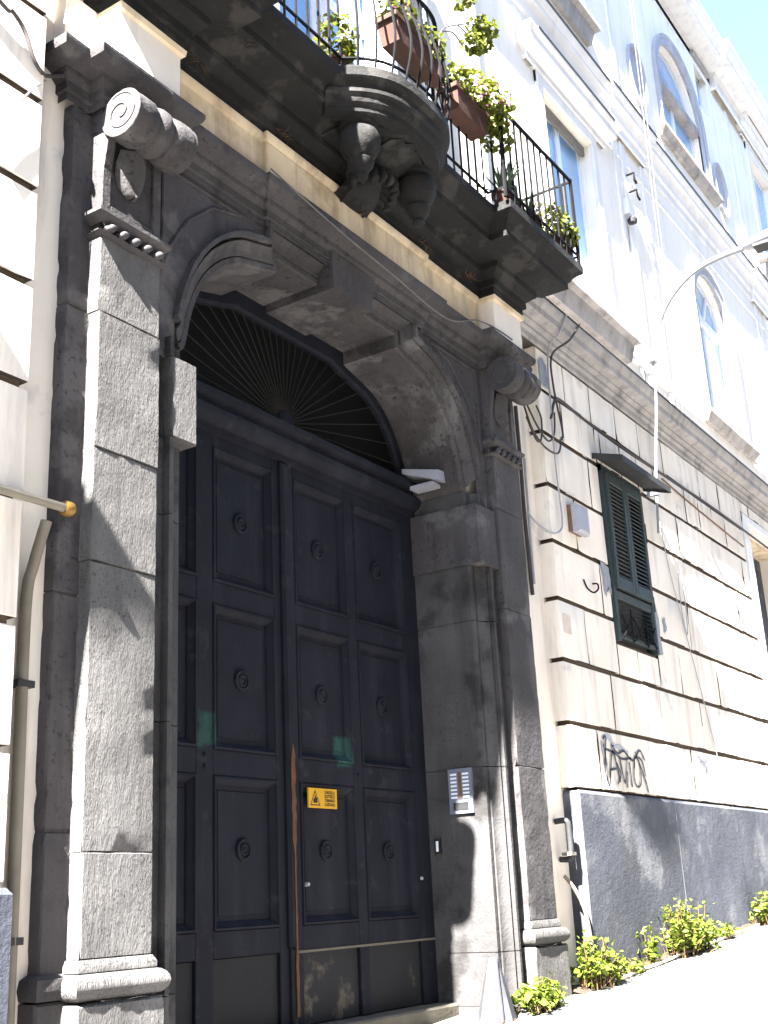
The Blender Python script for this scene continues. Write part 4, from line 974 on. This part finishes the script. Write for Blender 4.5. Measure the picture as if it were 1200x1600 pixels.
# street lamp on a curved arm
T = thing('street_lamp', 'pale curved street lamp arm reaching out from the wall over the street', 'street lamp', (11.2, .02, 5.1))
arm = [(11.2, -.04, 4.9), (11.2, -.10, 5.6), (11.2, -.19, 6.3), (11.2, -.215, 6.8), (11.2, -.27, 7.05), (11.2, -.42, 7.33), (11.2, -.62, 7.53), (11.2, -.85, 7.645), (11.2, -1.10, 7.69), (11.2, -1.34, 7.70)]
MB().tube(arm, [.014, .014, .014, .03, .03, .03, .03], 8, 5).build('arm', 'greypipe', T, smooth=60)
MB().box(11.14, 11.26, -.24, -.17, 6.74, 6.80).build('collar', 'greypipe', T)
MB().box(11.17, 11.23, -.09, .03, 5.3, 5.35).build('wall_bracket', 'greypipe', T)
hm = MB(); 
hm.rings([[(11.2 + w * math.cos(2 * math.pi * i / 12), y, 7.71 + zo + h * math.sin(2 * math.pi * i / 12)) for i in range(12)] for y, w, h, zo in ((-1.30, .04, .035, 0), (-1.36, .075, .05, .0), (-1.6, .12, .075, .02), (-1.85, .12, .07, .03), (-2.0, .07, .045, .03))], True, True)
hm.build('head', 'whitemetal', T, smooth=50)
MB().box(11.11, 11.29, -1.9, -1.42, 7.635, 7.665).build('lens', 'zinc', T)

# ------------------------------------------------------------------ graffiti (flat paint on the wall)
def scribble(name, strokes, w, mat, label, y=.0075):
    m_ = MB(); x0 = strokes[0][0][0]
    for st in strokes:
        pts = [Vector((p[0], p[1])) for p in st]; Q = []
        for i in range(len(pts) - 1):
            a_, b_, c_, d_ = pts[max(i - 1, 0)], pts[i], pts[i + 1], pts[min(i + 2, len(pts) - 1)]
            for k in range(6):
                t = k / 6; Q.append(.5 * ((2 * b_) + (c_ - a_) * t + (2 * a_ - 5 * b_ + 4 * c_ - d_) * t * t + (3 * b_ - a_ - 3 * c_ + d_) * t ** 3))
        Q.append(pts[-1]); k0 = len(m_.v)
        for i, p in enumerate(Q):
            d_ = (Q[min(i + 1, len(Q) - 1)] - Q[max(i - 1, 0)]).normalized(); nn = Vector((-d_.y, d_.x)) * w * random.uniform(.7, 1.3) / 2
            m_.v += [(p.x + nn.x, y, p.y + nn.y), (p.x - nn.x, y, p.y - nn.y)]
        for i in range(len(Q) - 1): m_.f.append((k0 + 2 * i, k0 + 2 * i + 1, k0 + 2 * i + 3, k0 + 2 * i + 2))
    return tag(m_.build(name, mat, None, base=(x0, y, strokes[0][0][1])), label, 'graffiti')
scribble('graffiti_fill', [[(9.40, 2.70), (9.52, 2.73), (9.60, 2.66)], [(9.55, 2.64), (9.72, 2.66), (9.90, 2.61)], [(9.37, 2.68), (9.38, 2.58), (9.42, 2.48)]], .045, 'greyink', 'faded grey spray smears behind the black scrawl above the plinth', .0095)
scribble('graffiti_tag', [[(9.38, 2.66), (9.40, 2.52), (9.39, 2.36)], [(9.44, 2.34), (9.52, 2.56), (9.58, 2.60), (9.66, 2.36)], [(9.46, 2.45), (9.60, 2.47)], [(9.40, 2.62), (9.58, 2.60), (9.75, 2.56), (9.95, 2.58)],
                          [(9.70, 2.56), (9.76, 2.36), (9.86, 2.58)], [(9.90, 2.54), (9.91, 2.33)], [(10.02, 2.56), (9.97, 2.42), (10.02, 2.34), (10.12, 2.38), (10.13, 2.54), (10.04, 2.60), (10.0, 2.50)], [(10.12, 2.60), (10.20, 2.56), (10.24, 2.44)], [(9.37, 2.70), (9.44, 2.72), (9.40, 2.58), (9.36, 2.44), (9.42, 2.32), (9.46, 2.44)], [(9.55, 2.66), (9.66, 2.60), (9.80, 2.63), (9.98, 2.56), (10.16, 2.66), (10.26, 2.58)], [(10.06, 2.64), (10.16, 2.50), (10.24, 2.38), (10.27, 2.30)], [(9.62, 2.52), (9.68, 2.42), (9.60, 2.34)], [(9.84, 2.46), (9.80, 2.32)]], .02, 'ink', 'black sprayed scrawl on the lowest rusticated course above the plinth')
scribble('graffiti_tag', [[(8.92, 2.55), (8.95, 2.45), (8.98, 2.56), (9.00, 2.42)], [(9.04, 2.58), (9.03, 2.40), (9.10, 2.52), (9.14, 2.36)], [(9.12, 2.56), (9.18, 2.46), (9.17, 2.34)]], .012, 'brownink', 'small brown scribble at the left end of the lowest course')
scribble('graffiti_tag', [[(11.70, 2.70), (11.86, 2.66), (11.98, 2.70), (11.90, 2.56), (11.86, 2.44), (11.98, 2.40)], [(11.74, 2.66), (11.9, 2.62)]], .03, 'greyink', 'grey smudged tag further right on the lowest course')
scribble('graffiti_tag', [[(3.06, 2.02), (3.18, 2.05), (3.12, 1.86), (3.05, 1.80)], [(3.2, 2.08), (3.24, 2.0)]], .035, 'blueink', 'pale blue painted mark on the leftmost rusticated block')
scribble('graffiti_tag', [[(3.04, 1.42), (3.16, 1.44), (3.06, 1.34), (3.18, 1.36), (3.05, 1.27), (3.18, 1.25)], [(3.22, 1.45), (3.20, 1.28)], [(3.05, 1.2), (3.2, 1.14)]], .022, 'labelwhite', 'white scribbled lettering on the left plinth', -.0035)

# ------------------------------------------------------------------ plants
def leaf_cloud(n, fn, size, seed):
    rnd = random.Random(seed); m_ = MB()
    for _ in range(n):
        p, nrm = fn(rnd); s1 = size * rnd.uniform(.6, 1.25)
        t = Vector((rnd.gauss(0, 1), rnd.gauss(0, 1), rnd.gauss(0, .6))); nrm = (nrm + Vector((rnd.gauss(0, .5), rnd.gauss(0, .5), rnd.gauss(0, .5)))).normalized()
        u = (t - nrm * t.dot(nrm)).normalized(); w = nrm.cross(u)
        m_.add([p - u * s1 * .5, p - u * s1 * .15 + w * s1 * .42 + nrm * s1 * .10, p + u * s1 * .3 + w * s1 * .33 + nrm * s1 * .07, p + u * s1 * .55 - nrm * s1 * .05, p + u * s1 * .3 - w * s1 * .33 + nrm * s1 * .07, p - u * s1 * .15 - w * s1 * .42 + nrm * s1 * .10],
               [(0, 1, 2, 3), (0, 3, 4, 5)])
    return m_
def dome(c, rx, ry, rz, low=-.1, lump=.3, sd=0):
    lm = [(random.Random(sd + i).uniform(-1, 1), random.Random(sd + i + 50).uniform(-1, 1), random.Random(sd + i + 90).uniform(.3, 1)) for i in range(6)]
    def fn(r):
        while True:
            d = Vector((r.gauss(0, 1), r.gauss(0, 1), r.gauss(0, 1))).normalized()
            if d.z > low: break
        k = r.uniform(.45, 1.0) ** .6
        k *= 1 - lump + lump * max(0, max(d.dot(Vector(q).normalized()) for q in lm)) * 1.6
        return Vector((c[0] + d.x * rx * k, c[1] + d.y * ry * k, c[2] + d.z * rz * k)), (d + Vector((0, 0, .6))).normalized()
    return fn
def planter(x, y, z, w, dep, h, label, seed, foliage, flowers=30, ang=0.0):
    T = thing('flower_box', label, 'planter', (x, y, z), 'flower boxes on the balcony railing'); T.rotation_euler = (0, 0, ang)
    m_ = MB(); q = lambda s1, zz: [(x - w / 2 * s1, y - dep / 2 * s1, zz), (x + w / 2 * s1, y - dep / 2 * s1, zz), (x + w / 2 * s1, y + dep / 2 * s1, zz), (x - w / 2 * s1, y + dep / 2 * s1, zz)]
    m_.rings([q(.86, z), q(.98, z + h * .82), q(1.06, z + h * .82), q(1.06, z + h), q(.95, z + h), q(.92, z + h * .85)], True, True); m_.build('box', 'terra', T)
    MB().box(x - w * .44, x + w * .44, y - dep * .4, y + dep * .4, z + h * .8, z + h * .88).build('soil', 'soil', T)
    for i, (fx, fy, fz, rx, ry, rz, nl) in enumerate(foliage):
        leaf_cloud(nl, dome((x + fx, y + fy, z + h + fz), rx, ry, rz, -.7, .45, seed + i), .05, seed + i).build('foliage', 'leaf', T)
    if flowers:
        leaf_cloud(flowers, dome((x + foliage[0][0], y + foliage[0][1] - .03, z + h + foliage[0][2]), foliage[0][3] * 1.05, foliage[0][4] * 1.1, foliage[0][5] * 1.05, -.5, .1, seed), .035, seed + 9).build('flowers', 'petal', T, kind='stuff')
    return T
planter(5.98, -.53, 7.02, .56, .17, .20, 'long terracotta flower box hung inside the railing bow', 11, [(-.12, 0, .05, .20, .11, .11, 170), (.20, -.04, .0, .14, .11, .16, 130)], 14, .0)
planter(6.95, -.42, 7.12, .50, .17, .20, 'terracotta flower box with the largest spill of pink flowering geranium', 21, [(.20, -.05, .06, .30, .19, .22, 560), (-.18, -.02, .04, .16, .12, .15, 160), (.36, -.06, -.12, .17, .13, .16, 200)], 34)
# trailing branch rising above the boxes
T = thing('trailing_plant', 'leggy plant with sparse bright leaves arching above the balcony railing', 'plant', (6.45, -.45, 7.3))
br_pts = [[(6.45, -.5, 7.35), (6.62, -.45, 7.75), (6.95, -.42, 8.05), (7.30, -.40, 8.30), (7.55, -.40, 8.38)], [(6.95, -.42, 8.05), (7.12, -.42, 8.06), (7.25, -.42, 8.0)], [(7.1, -.41, 8.15), (7.3, -.40, 8.12), (7.45, -.4, 8.22)], [(6.62, -.45, 7.75), (6.8, -.45, 7.86), (6.95, -.45, 7.84)]]
for p in br_pts: MB().tube(p, .006, 5, 4).build('stem', 'cable', T)
MB().lathe([(.07, -.18), (.09, .0), (.095, .02), (0, .02)], (6.45, -.45, 7.36), 'z', 14, True).build('pot', 'terra', T, smooth=40)
for i, (x, z, r, nl) in enumerate(((7.35, 8.28, .10, 70), (7.50, 8.36, .10, 70), (7.22, 8.03, .10, 75), (7.42, 8.16, .08, 50), (7.15, 8.42, .07, 35))):
    leaf_cloud(nl, dome((x, -.41, z), r, .09, r, -1, .4, 60 + i), .055, 70 + i).build('foliage', 'leaf', T)
# pots on the balcony floor
def pot(x, y, r, h, label, seed, kind):
    T = thing('flower_pot', label, 'plant pot', (x, y, ZS), 'pots standing on the balcony floor')
    MB().lathe([(0, 0), (r * .72, 0), (r * .98, h * .8), (r * 1.1, h * .8), (r * 1.1, h), (r * .95, h), (r * .9, h * .9), (0, h * .9)], (x, y, ZS), 'z', 18, False).build('pot', 'terra', T, smooth=35)
    if kind == 'spiky':
        m_ = MB(); rn = random.Random(seed)
        for _ in range(26):
            a_ = rn.uniform(0, 6.28); e = rn.uniform(.5, 1.4); l = rn.uniform(.16, .32); u = Vector((math.cos(a_) * math.cos(e), math.sin(a_) * math.cos(e), math.sin(e))); p = Vector((x, y, ZS + h)); w = Vector((-math.sin(a_), math.cos(a_), 0)) * .012
            m_.add([p - w, p + w, p + u * l * .6 + w * .9, p + u * l, p + u * l * .6 - w * .9], [(0, 1, 2, 3, 4)])
        m_.build('foliage', 'darkleaf', T)
    elif kind == 'cactus':
        for (dx, hh) in ((0, .46), (.05, .26), (-.05, .20)):
            MB().lathe([(.0, 0), (.022, .0), (.026, hh * .5), (.022, hh * .92), (.0, hh)], (x + dx, y, ZS + h * .9), 'z', 10, False).build('stem', 'darkleaf', T, smooth=50)
    else:
        leaf_cloud(190, dome((x, y, ZS + h + .10), .15, .13, .22, -.4, .45, seed), .05, seed).build('foliage', 'leaf', T)
pot(5.42, -.30, .07, .12, 'small terracotta pot with leafy sprig left of the railing bow', 9, 'leafy')
pot(7.50, -.42, .085, .13, 'terracotta pot with spiky succulent in the corner of the railing', 3, 'spiky')
pot(7.72, -.40, .08, .12, 'terracotta pot holding a tall dark cactus behind the railing', 4, 'cactus')
pot(7.98, -.42, .09, .13, 'low terracotta pot with a bushy dark plant between cactus and leafy pot', 5, 'spiky')
pot(8.42, -.40, .10, .15, 'terracotta pot with bright leafy plant near the balcony end', 6, 'leafy')
pot(8.60, -.42, .07, .12, 'smallest terracotta pot with leafy plant at the very end of the balcony', 8, 'leafy')
# pale blue board leaning behind the bow
tag(MB().cbox(5.55, 5.76, -.27, -.235, ZS + .002, 8.45, .004).build('blue_board', 'bluegrey', base=(5.65, -.25, ZS)), 'tall pale blue board standing on the balcony behind the railing', 'board')
# earth and grit gathered along the wall foot
dm = MB(); n_ = 150
for k in range(n_ + 1):
    x = 8.28 + 6.0 * k / n_; w = .035 + .07 * max(0, noise.noise(Vector((x * 2.3, 1, 0))) + .35) + .03 * random.random()
    dm.v += [(x, .02, gz(x) + .03 + .02 * random.random()), (x, -.03 - w * .5, gz(x) + .012 + .008 * random.random()), (x, -.05 - w, gz(x) + .003)]
for k in range(n_):
    for j_ in (0, 1): dm.f.append((3 * k + j_, 3 * k + 3 + j_, 3 * k + 4 + j_, 3 * k + 1 + j_))
tag(dm.build('gutter_dirt', 'soil', None, base=(9, 0, gz(9)), kind='stuff'), 'dark earth and grit gathered along the foot of the plinth', 'dirt')
# weeds along the foot of the wall
def weed(x, y, rx, ry, rz, nl, label, seed):
    T = thing('weed_clump', label, 'weed', (x, y, gz(x)), 'weeds at the foot of the wall')
    rn = random.Random(seed); st = MB(); lv = MB(); n_st = max(10, nl // 16)
    for _ in range(n_st):
        a_ = rn.uniform(0, 6.28); q = rn.random() ** .6; bx, by = x + rx * .55 * rn.uniform(-1, 1), y + ry * .5 * rn.uniform(-1, .8)
        top = Vector((bx + rx * .5 * q * math.cos(a_), by + ry * .7 * q * math.sin(a_), gz(x) + rz * rn.uniform(.35, 1.12) * (1 - .5 * q * q)))
        mid = Vector((bx, by, gz(x))).lerp(top, .5) + Vector((rn.gauss(0, .02), rn.gauss(0, .02), .03))
        st.tube([(bx, by, gz(bx) - .02), mid, top], .0035, 4)
        for _k in range(rn.randint(9, 20)):
            t = rn.uniform(.25, 1.05); p = (Vector((bx, by, gz(x))).lerp(mid, t * 2) if t < .5 else mid.lerp(top, t * 2 - 1)) + Vector((rn.gauss(0, .035), rn.gauss(0, .03), rn.gauss(0, .02)))
            sz_ = rn.uniform(.022, .07); nn = Vector((rn.gauss(0, .6), rn.gauss(-.3, .6), 1)).normalized(); tt = Vector((rn.gauss(0, 1), rn.gauss(0, 1), rn.gauss(0, .4)))
            u = (tt - nn * tt.dot(nn)).normalized(); w = nn.cross(u)
            lv.add([p - u * sz_ * .5, p + w * sz_ * .36 + nn * sz_ * .1, p + u * sz_ * .6 - nn * sz_ * .1, p - w * sz_ * .36 + nn * sz_ * .1], [(0, 1, 2), (0, 2, 3)])
    st.build('stems', 'dryleaf', T, kind='stuff'); lv.build('leaves', 'weed', T, kind='stuff')
    dr = MB()
    for _ in range(30):
        p = Vector((x + rx * rn.uniform(-1, 1), y + ry * rn.uniform(-1, .6), gz(x) + .01)); d_ = Vector((rn.gauss(0, 1), rn.gauss(0, 1), rn.uniform(.2, 1.6))).normalized() * rn.uniform(.05, .16)
        w = Vector((rn.gauss(0, .003), rn.gauss(0, .003), 0)); dr.add([p - w, p + w, p + d_], [(0, 1, 2)])
    dr.build('dry_blades', 'dryleaf', T, kind='stuff')
weed(8.60, -.10, .34, .18, .36, 800, 'bushy weed clump at the plinth corner beside the pilaster base', 101)
weed(10.45, -.12, .62, .20, .42, 1400, 'largest weed clump spreading halfway along the dark plinth', 102)
weed(12.75, -.12, .40, .18, .30, 600, 'farthest weed clump at the right end of the plinth', 103)
weed(7.62, -.10, .32, .16, .20, 700, 'low bright weed patch between the guard cone and the pilaster base', 104)
weed(9.72, -.09, .09, .07, .30, 90, 'thin tall weed sprig just left of the largest clump', 106)
weed(11.55, -.10, .22, .09, .12, 150, 'low straggling weed between the largest and the farthest clump', 107)
weed(9.25, -.10, .16, .09, .13, 160, 'tiny weed sprig between the two big clumps', 105)
